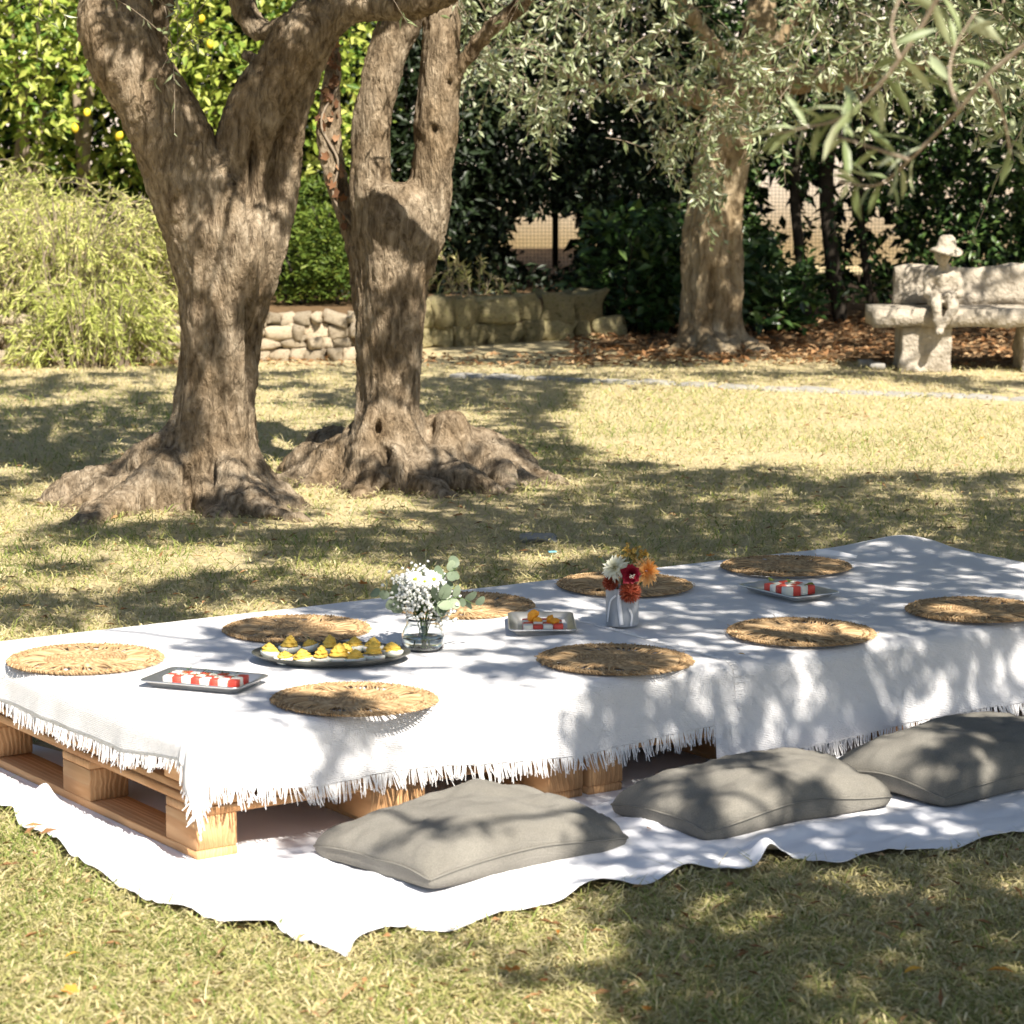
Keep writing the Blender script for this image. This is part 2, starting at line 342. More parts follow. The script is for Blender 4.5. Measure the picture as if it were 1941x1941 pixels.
def bark_mat(name, c1, c2, c3, zs=.28, sc_=26):
    m, nt, b = base(name, .95, .15)
    tc = nd(nt, 'ShaderNodeTexCoord'); mp = nd(nt, 'ShaderNodeMapping'); mp.inputs['Scale'].default_value = (1, 1, zs)
    nt.links.new(tc.outputs['Object'], mp.inputs[0])
    no = nd(nt, 'ShaderNodeTexNoise'); no.inputs['Scale'].default_value = sc_; no.inputs['Detail'].default_value = 9; no.inputs['Roughness'].default_value = .68; no.inputs['Distortion'].default_value = .6
    nt.links.new(mp.outputs[0], no.inputs['Vector'])
    big = nd(nt, 'ShaderNodeTexNoise'); big.inputs['Scale'].default_value = 5; big.inputs['Detail'].default_value = 4; nt.links.new(tc.outputs['Object'], big.inputs['Vector'])
    r = ramp(nt, [(.33, c1), (.52, c2), (.7, c3)]); nt.links.new(no.outputs['Fac'], r.inputs[0])
    r2 = ramp(nt, [(.35, (.72, .66, .58)), (.62, (1, 1, 1))]); nt.links.new(big.outputs['Fac'], r2.inputs[0])
    mx = nd(nt, 'ShaderNodeMix', data_type='RGBA', blend_type='MULTIPLY'); mx.inputs[0].default_value = 1
    nt.links.new(r.outputs[0], mx.inputs[6]); nt.links.new(r2.outputs[0], mx.inputs[7]); nt.links.new(mx.outputs[2], b.inputs['Base Color'])
    vo = nd(nt, 'ShaderNodeTexVoronoi', feature='DISTANCE_TO_EDGE'); vo.inputs['Scale'].default_value = sc_*2.2; nt.links.new(mp.outputs[0], vo.inputs['Vector'])
    mt = nd(nt, 'ShaderNodeMath', operation='MULTIPLY_ADD'); mt.inputs[1].default_value = .5
    nt.links.new(vo.outputs['Distance'], mt.inputs[0]); nt.links.new(no.outputs['Fac'], mt.inputs[2])
    bp = nd(nt, 'ShaderNodeBump'); bp.inputs['Strength'].default_value = 1; bp.inputs['Distance'].default_value = .03
    nt.links.new(mt.outputs[0], bp.inputs['Height']); nt.links.new(bp.outputs[0], b.inputs['Normal'])
    return m
M['bark'] = bark_mat('olive_bark', (.085, .06, .038), (.31, .245, .17), (.53, .44, .33), .34, 30)
M['bark_far'] = bark_mat('olive_bark_warm', (.17, .125, .075), (.40, .32, .21), (.54, .45, .32), .35, 18)
M['stemdark'] = pmat('dark_stem', (.025, .02, .015), (.05, .04, .03), 10, .9)

# ------------------------------------------------------------------ the table frame
AO = P(374, 1637); UV_ = Vector((.82912, .55907, 0)); NV_ = Vector((-.55907, .82912, 0)); RZ = math.atan2(UV_.y, UV_.x)
PH = .135; ZT = 2*PH+.004                                   # height of one pallet, of the table
def TB(a, b, z=0.0): return AO+UV_*a+NV_*b+Vector((0, 0, z))
def tab(p): d = Vector((p.x, p.y, 0))-Vector((AO.x, AO.y, 0)); return d.dot(UV_), d.dot(NV_)
ZC = ZT+.012                                                # cloth surface

# ------------------------------------------------------------------ ground
def quadsheet(name, x0, x1, y0, y1, z, mat, n=2):
    xs = np.linspace(x0, x1, n); ys = np.linspace(y0, y1, n); X, Y = np.meshgrid(xs, ys, indexing='ij')
    return link(name, mesh_np(name, np.stack([X, Y, X*0+z], -1).reshape(-1, 3), grid_faces(n, n), False), mat)
g = quadsheet('ground', -150, 150, -60, 300, 0, M['soil']); props(g, 'dry straw coloured lawn with worn green patches', None, None, 'structure')

SHEET_PX = [(-260, 1330), (-190, 1420), (-110, 1500), (-40, 1540), (5, 1551), (25, 1546), (36, 1582), (66, 1596), (100, 1606), (132, 1642), (200, 1682), (250, 1712), (290, 1736), (345, 1741), (400, 1766), (470, 1777), (517, 1768),
 (528, 1782), (545, 1798), (600, 1808), (634, 1818), (657, 1838), (672, 1808), (700, 1786), (735, 1776), (785, 1783), (850, 1792), (890, 1775), (930, 1756), (980, 1747), (1010, 1742), (1060, 1731), (1110, 1704), (1147, 1694), (1180, 1703), (1222, 1703), (1262, 1681), (1300, 1664), (1340, 1668), (1380, 1668), (1422, 1675), (1440, 1652), (1462, 1640), (1500, 1643), (1545, 1653), (1595, 1661), (1640, 1641), (1700, 1636), (1760, 1626), (1800, 1630), (1870, 1606), (1941, 1600), (2050, 1575), (2200, 1540), (2350, 1500)]
SHEET = np.array([P(x, y)[:2] for x, y in SHEET_PX])
def inpoly(px, py, poly):
    c = np.zeros(px.shape, bool); n = len(poly); j = n-1
    for i in range(n):
        xi, yi = poly[i]; xj, yj = poly[j]
        if yi != yj:
            k = ((yi > py) != (yj > py)) & (px < (xj-xi)*(py-yi)/(yj-yi)+xi); c ^= k
        j = i
    return c
SPOLY = np.vstack([SHEET, [TB(3.3, 1.2)[:2], TB(-.1, 1.25)[:2]]])
SPOLY_IN = SPOLY.copy()

# raised beds behind the low walls and soil under the hedge
def polysheet(name, pts, z, mat, label, thick=None):
    pts = [Vector((p[0], p[1], z)) for p in pts]; me = bpy.data.meshes.new(name); bm = bmesh.new()
    f = bm.faces.new([bm.verts.new(p) for p in pts])
    if thick:
        r = bmesh.ops.extrude_face_region(bm, geom=[f]); 
        for v in r['geom']:
            if isinstance(v, bmesh.types.BMVert): v.co.z -= thick
        bmesh.ops.recalc_face_normals(bm, faces=bm.faces[:])
    bm.to_mesh(me); bm.free(); o = link(name, me, mat); props(o, label, None, None, 'structure'); return o
WL0, WL1 = P(-420, 694), P(668, 683); WR0, WR1 = P(790, 662), P(1152, 640)
polysheet('planting_bed', [(WL0.x, WL0.y+.2), (WL1.x, WL1.y+.2), (WR0.x, WR0.y+.2), (WR1.x-.1, WR1.y+.25), (WR1.x+.3, 21), (WR1.x+.3, 26), (-9, 26), (-9, WL0.y+.2)], .24, M['bed'], 'raised planting bed behind the low stone wall', .3)
polysheet('soil_bed', [P(1120, 662)[:2], P(1180, 668)[:2], P(1240, 676)[:2], P(1420, 676)[:2], P(1560, 680)[:2], P(1700, 694)[:2], P(1850, 698)[:2], P(2150, 702)[:2], (9, 17), (9, 26), (WR1.x, 26), (WR1.x, WR1.y+.3)], .004, M['bed'], 'bare brown soil under the hedge')

# ------------------------------------------------------------------ grass
ROOT_EX = []          # (x, y, r) circles free of grass
def make_grass():
    def sample(n, y0, y1):
        x = rng.uniform(-420, 2360, n); y = rng.uniform(y0, y1, n)
        a = (x-S/2)/F; dy = (y-S/2)/F; b = CT-dy*ST; c = -ST-dy*CT; t = -H/c
        return a*t, b*t
    X1, Y1 = sample(330000, 690, 2250)
    n = 70000; Y2 = rng.uniform(4, 17.0, n); X2 = rng.uniform(-1, 1, n)*(Y2*.2+1.2)
    X = np.concatenate([X1, X2]); Y = np.concatenate([Y1, Y2])
    keep = ~inpoly(X, Y, SPOLY_IN)
    for (ex, ey, er) in ROOT_EX: keep &= (X-ex)**2+(Y-ey)**2 > er*er
    bp = np.array([P(1120, 662)[:2], P(1240, 676)[:2], P(1560, 680)[:2], P(2150, 702)[:2]])
    lim = np.interp(X, np.array([-9, *bp[:, 0]]), np.array([17.6, *bp[:, 1]])); keep &= Y < lim+rng.normal(0, .12, len(X))
    thin = n2(X, Y, 1.7, 1.7, 41, 3); keep &= rng.random(len(X)) > np.clip((thin-.35)*1.5, 0, .75)
    tb_ = np.minimum(np.hypot(X-P(560, 985).x, Y-P(560, 985).y), np.hypot(X-P(820, 965).x, Y-P(820, 965).y)); keep &= rng.random(len(X)) > np.clip(.8-tb_*1.3, 0, .7)
    X, Y = X[keep], Y[keep]; n = len(X)
    patch = n2(X, Y, 1.1, 1.1, 3, 3); fine = n2(X, Y, 6, 6, 9, 2)
    tone = np.clip(.56-.26*patch-.16*fine+rng.normal(0, .2, n), 0, 1)
    green = rng.random(n) < np.clip(.16+.30*np.maximum(patch, 0), .06, .55)
    tone[green] = rng.uniform(0, .32, green.sum())
    # greener towards the camera's right and near the trees, straw yellow on the far strip
    far = np.clip((Y-15.2)/1.0, 0, 1); tone = np.clip(tone+.3*far, 0, 1)
    hgt = rng.gamma(4, .0062, n)*(1+.35*patch)*np.clip(1.0-.008*Y, .7, 1.0); hgt = np.clip(hgt, .008, .085)
    hgt[green] *= 1.15
    lean = rng.uniform(.3, 2.2, n)*hgt*1.4; th = rng.uniform(0, 2*np.pi, n)
    wd = rng.uniform(.0006, .0016, n)*(1+.06*Y)
    yaw = rng.uniform(0, np.pi, n); px_, py_ = np.cos(yaw)*wd, np.sin(yaw)*wd
    lx, ly = np.cos(th)*lean, np.sin(th)*lean
    z0 = np.zeros(n)-.003
    V = np.empty((n, 5, 3))
    V[:, 0] = np.stack([X-px_, Y-py_, z0], -1); V[:, 1] = np.stack([X+px_, Y+py_, z0], -1)
    V[:, 2] = np.stack([X-px_*.8+lx*.35, Y-py_*.8+ly*.35, hgt*.62], -1); V[:, 3] = np.stack([X+px_*.8+lx*.35, Y+py_*.8+ly*.35, hgt*.62], -1)
    V[:, 4] = np.stack([X+lx, Y+ly, hgt*rng.uniform(.6, 1.0, n)], -1)
    # dry clippings lying flat on top
    fl = rng.random(n) < .42; k = fl.sum(); zl = rng.uniform(.006, .024, k); ln = rng.uniform(.012, .045, k); ex, ey = np.cos(th[fl])*ln, np.sin(th[fl])*ln; sx, sy = -np.sin(th[fl])*wd[fl]*1.2, np.cos(th[fl])*wd[fl]*1.2; x0, y0 = X[fl], Y[fl]; dz = rng.normal(0, .006, k)
    V[fl, 0] = np.stack([x0-sx, y0-sy, zl], -1); V[fl, 1] = np.stack([x0+sx, y0+sy, zl], -1); V[fl, 2] = np.stack([x0-sx+ex*.6, y0-sy+ey*.6, zl+dz*.7+.004], -1); V[fl, 3] = np.stack([x0+sx+ex*.6, y0+sy+ey*.6, zl+dz*.7+.004], -1); V[fl, 4] = np.stack([x0+ex, y0+ey, np.maximum(zl+dz, .002)], -1)
    tone[fl] = np.clip(rng.normal(.68, .2, k), .1, 1)
    b = np.arange(n)*5
    T = np.concatenate([np.stack([b, b+1, b+3], -1), np.stack([b, b+3, b+2], -1), np.stack([b+2, b+3, b+4], -1)])
    o = link('grass', mesh_np('grass', V.reshape(-1, 3), T, False, np.repeat(tone, 5)), M['grass'])
    props(o, 'short dry lawn grass, straw yellow with green tufts', 'grass', None, 'stuff')

# ------------------------------------------------------------------ foliage helpers
def leaves(mb, Pp, D, L, Wd, tone, fold=.25, up=None, detail=False):
    """Pp,D (n,3); pointed leaves, two or four triangles each"""
    n = len(Pp); 
    if n == 0: return
    D = D/(np.linalg.norm(D, axis=1)[:, None]+1e-9)
    r = rng.normal(size=(n, 3)) if up is None else up+rng.normal(scale=.35, size=(n, 3))
    Sd = np.cross(D, r); Sd /= np.linalg.norm(Sd, axis=1)[:, None]+1e-9; Nn = np.cross(Sd, D)
    L = np.broadcast_to(L, (n,))[:, None]; Wd = np.broadcast_to(Wd, (n,))[:, None]
    b = Pp; t = Pp+D*L-Nn*L*.12
    if detail:
        m1 = Pp+D*L*.3+Nn*L*.02; m2 = Pp+D*L*.65-Nn*L*.02
        V = np.stack([b, m1+Sd*Wd*.42+Nn*Wd*fold, m1-Sd*Wd*.42+Nn*Wd*fold, m2+Sd*Wd*.45+Nn*Wd*fold, m2-Sd*Wd*.45+Nn*Wd*fold, t, m1, m2], 1)
        k = np.arange(n)*8
        T = np.concatenate([np.stack([k, k+6, k+1], -1), np.stack([k, k+2, k+6], -1), np.stack([k+1, k+6, k+3], -1), np.stack([k+6, k+7, k+3], -1), np.stack([k+6, k+2, k+4], -1), np.stack([k+6, k+4, k+7], -1), np.stack([k+3, k+7, k+5], -1), np.stack([k+7, k+4, k+5], -1)])
        mb.add(V.reshape(-1, 3), T, np.repeat(tone, 8)); return
    m = Pp+D*L*.45
    V = np.stack([b, m+Sd*Wd*.5+Nn*Wd*fold, m-Sd*Wd*.5+Nn*Wd*fold, t], 1); k = np.arange(n)*4
    T = np.concatenate([np.stack([k, k+3, k+1], -1), np.stack([k, k+2, k+3], -1)])
    mb.add(V.reshape(-1, 3), T, np.repeat(tone, 4))
def spray(lv, tw, p0, d, length, droop, nl, L, Wd, tmid=.5, tsd=.25, tr=.0025, detail=False, curl=None):
    """a thin drooping olive twig with opposite leaves"""
    d = np.asarray(d, float); d = d/np.linalg.norm(d); p0 = np.asarray(p0, float)
    k = 7; t = np.linspace(0, 1, k)[:, None]
    side = rng.normal(scale=.12, size=3)
    path = p0+d*length*t+np.array([0, 0, -1.])*droop*length*t**2+side*length*t*(1-t)*1.5
    add_tube(tw, path, np.linspace(tr, tr*.35, k), 3, cap=False)
    s = np.sort(rng.uniform(.12, 1, nl)); s[-1] = 1
    i = np.minimum((s*(k-1)).astype(int), k-2); fr = (s*(k-1)-i)[:, None]
    pp = path[i]*(1-fr)+path[i+1]*fr; tg = path[i+1]-path[i]; tg /= np.linalg.norm(tg, axis=1)[:, None]
    rd = rng.normal(size=(nl, 3)); rd -= tg*np.sum(rd*tg, 1)[:, None]; rd /= np.linalg.norm(rd, axis=1)[:, None]
    D = tg*rng.uniform(.35, .9, nl)[:, None]+rd*.8
    leaves(lv, pp, D, L*rng.uniform(.6, 1.15, nl), Wd*rng.uniform(.7, 1.2, nl), np.clip(rng.normal(tmid, tsd, nl), 0, 1), detail=detail)

# how closed the boughs above are, told by the shade they throw on the ground: x0,x1,y0,y1 in the photo, cover 0..1
SH = [
 (-9000, 9000, -3000, 9000, .55),
 (-9000, 960, 1480, 9000, .0), (960, 1130, 1690, 9000, .42), (1130, 9000, 1660, 9000, .90), (1300, 9000, 1720, 9000, .97), (1120, 9000, 1520, 1660, .74), (560, 1120, 1500, 1690, .36), (560, 980, 1640, 1700, .10),
 (-9000, 440, 1235, 1480, .12), (440, 800, 1290, 1500, .46), (800, 1120, 1290, 1500, .50), (-9000, 330, 1190, 1260, .10), (1100, 9000, 1420, 1520, .62),
 (330, 1100, 1130, 1300, .56), (1100, 9000, 1060, 1420, .54), (440, 620, 1250, 1300, .25), (690, 880, 1140, 1235, .15),
 (480, 9000, 985, 1070, .84), (-9000, 480, 1000, 1190, .58), (-9000, 500, 870, 1000, .33), (500, 830, 870, 1000, .50),
 (830, 9000, 725, 880, .05), (1260, 9000, 885, 985, .66), (830, 1260, 920, 985, .78), (830, 1260, 870, 920, .45),
 (820, 1080, 715, 860, .62), (-9000, 330, 705, 870, .62), (330, 820, 705, 870, .40),
 (-9000, 9000, 676, 712, .0), (-9000, 820, -3000, 676, .06), (820, 9000, -3000, 676, .90), (1080, 1330, 560, 676, .62), (1560, 9000, 540, 690, .58)]
def cover(q):
    """q (n,3) ground points -> bool, True where boughs throw shade"""
    x, y = proj(q); wx = fbm(q*np.array([1.1, 1.1, 0])+[3, 5, .5], 2, 91); wy = fbm(q*np.array([1.1, 1.1, 0])+[9, 1, .5], 2, 92)
    x = x+70*wx; y = y+np.where(y < 1080, 30, 16)*wy; r_ = np.full(len(x), .5)
    for a_, b_, c_, d_, pr in SH: r_ = np.where((x >= a_) & (x <= b_) & (y >= c_) & (y <= d_), pr, r_)
    big = fbm(q*np.array([1.3, 1.3, 0])+[0, 0, .5], 2, 95); fine_ = fbm(q*np.array([4.6, 4.6, 0])+[0, 0, .5], 2, 96)
    nz = .5*big+.72*fine_
    th = np.interp(r_, [0, .05, .2, .35, .5, .65, .8, .9, 1], [9, 1.0, .5, .24, 0, -.24, -.48, -.75, -9])
    return nz > th
def canopy_points(n, y0, y1, xa, xb, z0, z1):
    """bough points (n,3) whose shade falls where the photo has shade; canopy lies at z0..z1 between y0..y1"""
    z = rng.uniform(z0, z1, n); y = rng.uniform(y0, y1, n); x = rng.uniform(xa, xb, n)
    def land(h): t = (z-h)/SUNV.z; return np.stack([x-SUNV.x*t, y-SUNV.y*t, np.full(n, h)], -1)
    q, qt, qc = land(0.), land(ZT), land(.09); ta = (qt[:, 0]-AO.x)*UV_.x+(qt[:, 1]-AO.y)*UV_.y; tb = (qt[:, 0]-AO.x)*NV_.x+(qt[:, 1]-AO.y)*NV_.y
    cb = (qc[:, 0]-AO.x)*NV_.x+(qc[:, 1]-AO.y)*NV_.y
    q = np.where(((cb > -.5) & (cb < 0) & (ta > 0))[:, None], qc, q); q = np.where(((ta > -.05) & (ta < 3.2) & (tb > -.05) & (tb < 1.22))[:, None], qt, q); k = (q[:, 1] > 3) & cover(np.where(q[:, 1:2] > 3, q, [[0, 5, 0.]]))
    return np.stack([x, y, z], -1)[k]
def crown(root, pts, tips, L, Wd, nl, lenr=(.14, .30), cell=.55, tmid=.5, rad=(.026, .007)):
    lv, tw = MB(), MB(); tips = np.array([t[:] for t in tips]); anch = [t for t in tips]; key = np.floor(pts/cell).astype(int); nodes = {}
    for k, p in zip(map(tuple, key), pts): nodes.setdefault(k, []).append(p)
    order = sorted(nodes.values(), key=lambda ps: np.min(np.linalg.norm(tips-np.mean(ps, 0), axis=1)))
    for ps in order:
        ps = np.array(ps); c = ps.mean(0)+np.array([0, 0, -.02]); an = np.array(anch); i = np.argmin(np.linalg.norm(an-c, axis=1)); a_ = an[i]; anch.append(c)
        mid = (a_+c)/2+rng.normal(scale=.07, size=3)+np.array([0, 0, .05]); add_tube(tw, catmull([a_, mid, c], 8), np.linspace(rad[0]*.5, rad[1], 8), 5, cap=False)
        for j, p in enumerate(ps):
            if j % 5 == 0: add_tube(tw, catmull([c, (c+p)/2+rng.normal(scale=.03, size=3), p], 4), np.linspace(.005, .002, 4), 3, cap=False)
            d = rng.normal(size=3)*np.array([1, 1, .5]); ln = rng.uniform(*lenr); d = d/np.linalg.norm(d)
            spray(lv, tw, p-d*ln*.5+np.array([0, 0, .1*ln]), d, ln, .3, int(rng.integers(*nl)), L, Wd, tmid, .25, .002)
    o = lv.build('crown', M['olive'], root, False); o['kind'] = 'stuff'; b = tw.build('branch', M['twig'], root); b['kind'] = 'stuff'
    return o, b

# ------------------------------------------------------------------ olive trees
def remesh(V, Fq, Ft, vox, disp, dents=(), smooth_it=2):
    me = mesh_np('tmp', V, [a for a in (Fq, Ft) if len(a)], False)
    o = bpy.data.objects.new('tmp', me); COL.objects.link(o)
    md = o.modifiers.new('r', 'REMESH'); md.mode = 'VOXEL'; md.voxel_size = vox
    sm = o.modifiers.new('s', 'SMOOTH'); sm.iterations = smooth_it; sm.factor = .5
    dg = bpy.context.evaluated_depsgraph_get(); dg.update()
    out = bpy.data.meshes.new_from_object(o.evaluated_get(dg)); bpy.data.objects.remove(o); bpy.data.meshes.remove(me)
    n = len(out.vertices); co = np.empty(n*3, np.float32); no = np.empty(n*3, np.float32)
    out.vertices.foreach_get('co', co); out.vertices.foreach_get('normal', no)
    co = co.reshape(-1, 3).astype(float); no = no.reshape(-1, 3).astype(float)
    d = disp(co)
    for (c, rx, rz, dep) in dents:
        q = ((co[:, 0]-c[0])/rx)**2+((co[:, 2]-c[2])/rz)**2
        d = d-dep*np.exp(-q*1.3)*(no[:, 1] < .3)
    co = co+no*d[:, None]
    out.vertices.foreach_set('co', co.astype(np.float32).ravel()); out.polygons.foreach_set('use_smooth', np.ones(len(out.polygons), bool)); out.update()
    return out
def limb_world(pts, d0):
    """(photo x, photo y, extra distance, photo width) -> path, radius"""
    p = np.array([PD(x, y, d0+o)[:] for x, y, o, wd in pts]); r = np.array([max(wd/2*(d0+o)/F-.018, .015) for x, y, o, wd in pts]); return p, r
def trunk_mesh(limbs, roots, d0, vox, seed, dents=(), rough=1., ridge=.07, mounds=()):
    mb = MB()
    for li, pts in enumerate(limbs):
        p, r = limb_world(pts, d0); n = max(14, 7*len(p)); pr = catmull(np.column_stack([p, r]), n)
        k1, k2 = (5, 9) if li == 0 else (3, 5); ph1 = rng.uniform(0, 6)
        zz = pr[:, 2]
        def mod(s, ph, k1=k1, k2=k2, ph1=ph1):
            return 1+ridge*np.cos(k1*ph+ph1+2.2*s)+ridge*.6*np.cos(k2*ph+ph1*2-3*s)+ridge*.5*np.cos(2*ph+5*s)
        add_tube(mb, pr[:, :3], pr[:, 3], 30, mod=mod)
    for pts in roots:                                   # roots: (photo x, photo y on the ground, z, radius)
        p = np.array([P(x, y, 0)[:2]+(z,) if False else (P(x, y, 0).x, P(x, y, 0).y, z) for x, y, z, r in pts]); r = np.array([q[3] for q in pts])
        r[-1] = .014; p[-1, 2] = -.05; pr = catmull(np.column_stack([p, r]), 8*len(p))
        ph1 = rng.uniform(0, 6)
        wob = .88*(1+.28*fbm(pr[:, :3]*7, 2, seed+5))
        add_tube(mb, pr[:, :3], np.maximum(pr[:, 3], .012)*wob, 18, mod=lambda s, ph, ph1=ph1: 1+.12*np.cos(3*ph+ph1+6*s))
        for q, rr in zip(pr[::3], pr[::3, 3]): ROOT_EX.append((q[0], q[1], max(rr*.5, .005)))
    for (cx, cy, rx, ry, hz) in mounds:
        c = P(cx, cy); Vl, Ql = lathe([(.001, -.15), (1.05, -.15), (1.0, .0), (.86, .10), (.66, .28), (.45, .56), (.30, .85), (.2, 1.0), (.001, 1.0)], 40)
        an = np.arctan2(Vl[:, 1], Vl[:, 0]); wv_ = 1+.10*np.sin(5*an+cx)+.08*np.sin(9*an+2)+.05*np.sin(14*an)
        Vl = np.column_stack([Vl[:, 0]*rx*wv_+c.x, Vl[:, 1]*ry*wv_+c.y, Vl[:, 2]*hz]); n0 = mb.n; mb.add(Vl, Ql); ROOT_EX.append((c.x, c.y, min(rx, ry)*.75))
    V = np.concatenate(mb.V); Q = np.concatenate(mb.Q); T = np.concatenate(mb.T)
    def disp(co):
        lowf = np.clip(1-co[:, 2]/.5, 0, 1)
        a = fbm(co*np.array([7, 7, 3.2]), 3, seed)*.014
        rid = 1-np.abs(vnoise(co*np.array([22, 22, 4.5]), seed+1)); b = (rid-.6)*.018-.012*np.clip((rid-.86)/.14, 0, 1)
        c = (1-np.abs(fbm(co*np.array([55, 55, 22]), 2, seed+2)))*.009
        e = fbm(co*8, 3, seed+4)*.016*lowf
        return rough*(a+b+c+e)
    return remesh(V, Q, T, vox, disp, dents, 9)
def shift(v, base): v.data.transform(Matrix.Translation(-Vector(base)))
def place_under(root, objs):
    for o in objs: o.data.transform(Matrix.Translation(-root.location))

# --- tree one, forked, in front on the left
D1 = 11.45; T1B = Vector((P(410, 955).x, D1, 0))
t1 = empty('olive_tree', T1B, 'nearest gnarled olive tree on the left, forking into thick limbs', 'tree', 'old olive trees on the lawn')
limbs1 = [
 [(412, 1010, 0, 240), (408, 930, 0, 225), (404, 860, 0, 188), (408, 780, 0, 168), (414, 700, 0, 165), (420, 600, 0, 172), (428, 510, 0, 196), (428, 430, 0, 205), (415, 350, 0, 170), (400, 290, 0, 110)],
 [(400, 560, 0, 120), (378, 450, -.02, 150), (345, 340, -.05, 168), (312, 240, -.08, 158), (268, 160, -.1, 152), (224, 85, -.1, 158), (222, 10, -.05, 150), (238, -90, 0, 128), (200, -260, .2, 100), (120, -420, .4, 70)],
 [(300, 190, .12, 70), (290, 110, .15, 66), (297, 40, .15, 62), (310, -60, .2, 66), (360, -250, .3, 60), (420, -420, .4, 45)],
 [(450, 560, 0, 120), (452, 440, -.02, 128), (455, 350, -.03, 112), (470, 260, -.04, 112), (503, 180, -.05, 116), (550, 105, -.05, 114), (600, 45, -.05, 108), (660, 10, -.05, 92), (720, 8, -.1, 84), (790, 0, -.2, 76), (880, -35, -.3, 72), (1000, -120, -.5, 60), (1130, -260, -.7, 48)],
 [(478, 600, .02, 70), (508, 500, .0, 74), (530, 420, 0, 70), (540, 330, .02, 76), (556, 240, .0, 68), (578, 170, -.02, 58), (600, 110, -.03, 50), (620, 40, 0, 50), (610, -80, .1, 60), (590, -280, .2, 50)],
 [(560, 40, .3, 60), (500, 60, .45, 58), (462, 10, .5, 55), (440, -90, .6, 50), (430, -260, .7, 42)],
 [(492, 120, .05, 34), (462, 102, .1, 28)]]
roots1 = [
 [(400, 950, .32, .13), (330, 952, .19, .13), (262, 950, .10, .12), (185, 952, .045, .10), (115, 955, .01, .085), (52, 962, -.03, .06)],
 [(390, 955, .22, .12), (325, 962, .09, .11), (250, 970, .035, .09), (190, 985, .0, .07), (130, 998, -.04, .05)],
 [(420, 960, .18, .09), (455, 972, .06, .08), (510, 982, .02, .06), (560, 988, .0, .05), (610, 985, -.03, .03)],
 [(430, 950, .22, .09), (490, 948, .09, .07), (535, 955, .015, .055), (580, 966, -.03, .04)],
 [(395, 945, .25, .09), (320, 925, .12, .08), (250, 918, .04, .07), (190, 922, -.03, .05)]]
dn1 = [((PD(166, 101, D1)), .022, .028, .10), (PD(368, 895, D1), .02, .05, .10), (PD(412, 885, D1), .018, .05, .07), (PD(372, 950, D1), .018, .05, .09), (PD(488, 330, D1), .022, .16, .12), (PD(485, 440, D1), .012, .09, .05), (PD(430, 800, D1), .02, .1, .03), (PD(478, 680, D1), .012, .35, .035)]
o = link('trunk', trunk_mesh(limbs1, roots1, D1, .013, 11, dn1, mounds=[(405, 952, .30, .29, .46), (320, 957, .34, .22, .22), (220, 957, .30, .20, .12), (470, 967, .24, .2, .12)]), M['bark'], t1); place_under(t1, [o])
# --- tree two, behind it
D2 = 12.05; T2B = Vector((P(740, 915).x, D2, 0))
t2 = empty('olive_tree', T2B, 'second olive tree, swollen root mound, dead red leaves climbing its leaning stem', 'tree', 'old olive trees on the lawn')
limbs2 = [
 [(735, 965, 0, 210), (733, 890, 0, 178), (734, 800, 0, 140), (738, 700, 0, 136), (742, 600, 0, 142), (747, 500, 0, 154), (748, 420, 0, 160), (738, 350, 0, 120)],
 [(725, 520, 0, 90), (712, 430, 0, 98), (703, 340, 0, 92), (706, 260, 0, 80), (716, 180, .0, 80), (738, 100, .02, 82), (765, 30, .04, 84), (800, -60, .1, 78), (830, -220, .2, 60)],
 [(785, 520, 0, 80), (802, 430, 0, 96), (815, 350, 0, 90), (826, 270, 0, 86), (832, 190, 0, 88), (836, 120, .02, 86), (838, 50, .04, 82), (842, -40, .1, 74), (870, -220, .2, 60)],
 [(835, 210, -.02, 60), (860, 150, -.05, 46), (893, 100, -.1, 44), (935, 50, -.15, 42), (985, 12, -.2, 38), (1060, -60, -.3, 36), (1200, -200, -.5, 30)],
 [(690, 640, .1, 50), (682, 520, .12, 44), (664, 430, .15, 48), (640, 350, .17, 58), (624, 275, .18, 64), (626, 195, .2, 60), (632, 120, .22, 50), (622, 50, .25, 46), (590, -60, .3, 44), (540, -250, .4, 36)]]
roots2 = [
 [(755, 912, .25, .13), (820, 908, .17, .13), (880, 905, .12, .12), (935, 904, .07, .10), (990, 903, .04, .075), (1030, 903, .02, .075)],
 [(750, 918, .20, .11), (810, 924, .09, .10), (875, 930, .04, .085), (925, 935, .0, .07), (965, 940, -.03, .04)],
 [(740, 922, .16, .09), (790, 934, .03, .07), (850, 944, -.02, .05), (905, 950, -.05, .03)],
 [(725, 912, .24, .11), (670, 912, .12, .10), (610, 905, .05, .085), (560, 898, .01, .07), (528, 895, -.03, .05)],
 [(720, 905, .22, .10), (660, 893, .13, .09), (605, 885, .07, .075), (560, 884, .01, .06)],
 [(730, 925, .12, .08), (690, 940, .0, .06), (650, 952, -.05, .04)],
 [(900, 912, .12, .06), (935, 920, .07, .055), (960, 925, .03, .05), (975, 935, -.02, .04)], [(1000, 905, .03, .05), (1050, 915, -.01, .03), (1090, 925, -.03, .02)]]
dn2 = [(PD(720, 803, D2), .014, .03, .09), (PD(735, 850, D2), .02, .03, .10), (PD(718, 890, D2), .014, .05, .07), (PD(735, 920, D2), .014, .04, .08), (PD(825, 245, D2), .012, .018, .05), (PD(852, 158, D2), .014, .016, .03), (PD(775, 880, D2), .012, .08, .04), (PD(815, 800, D2), .02, .1, .05)]
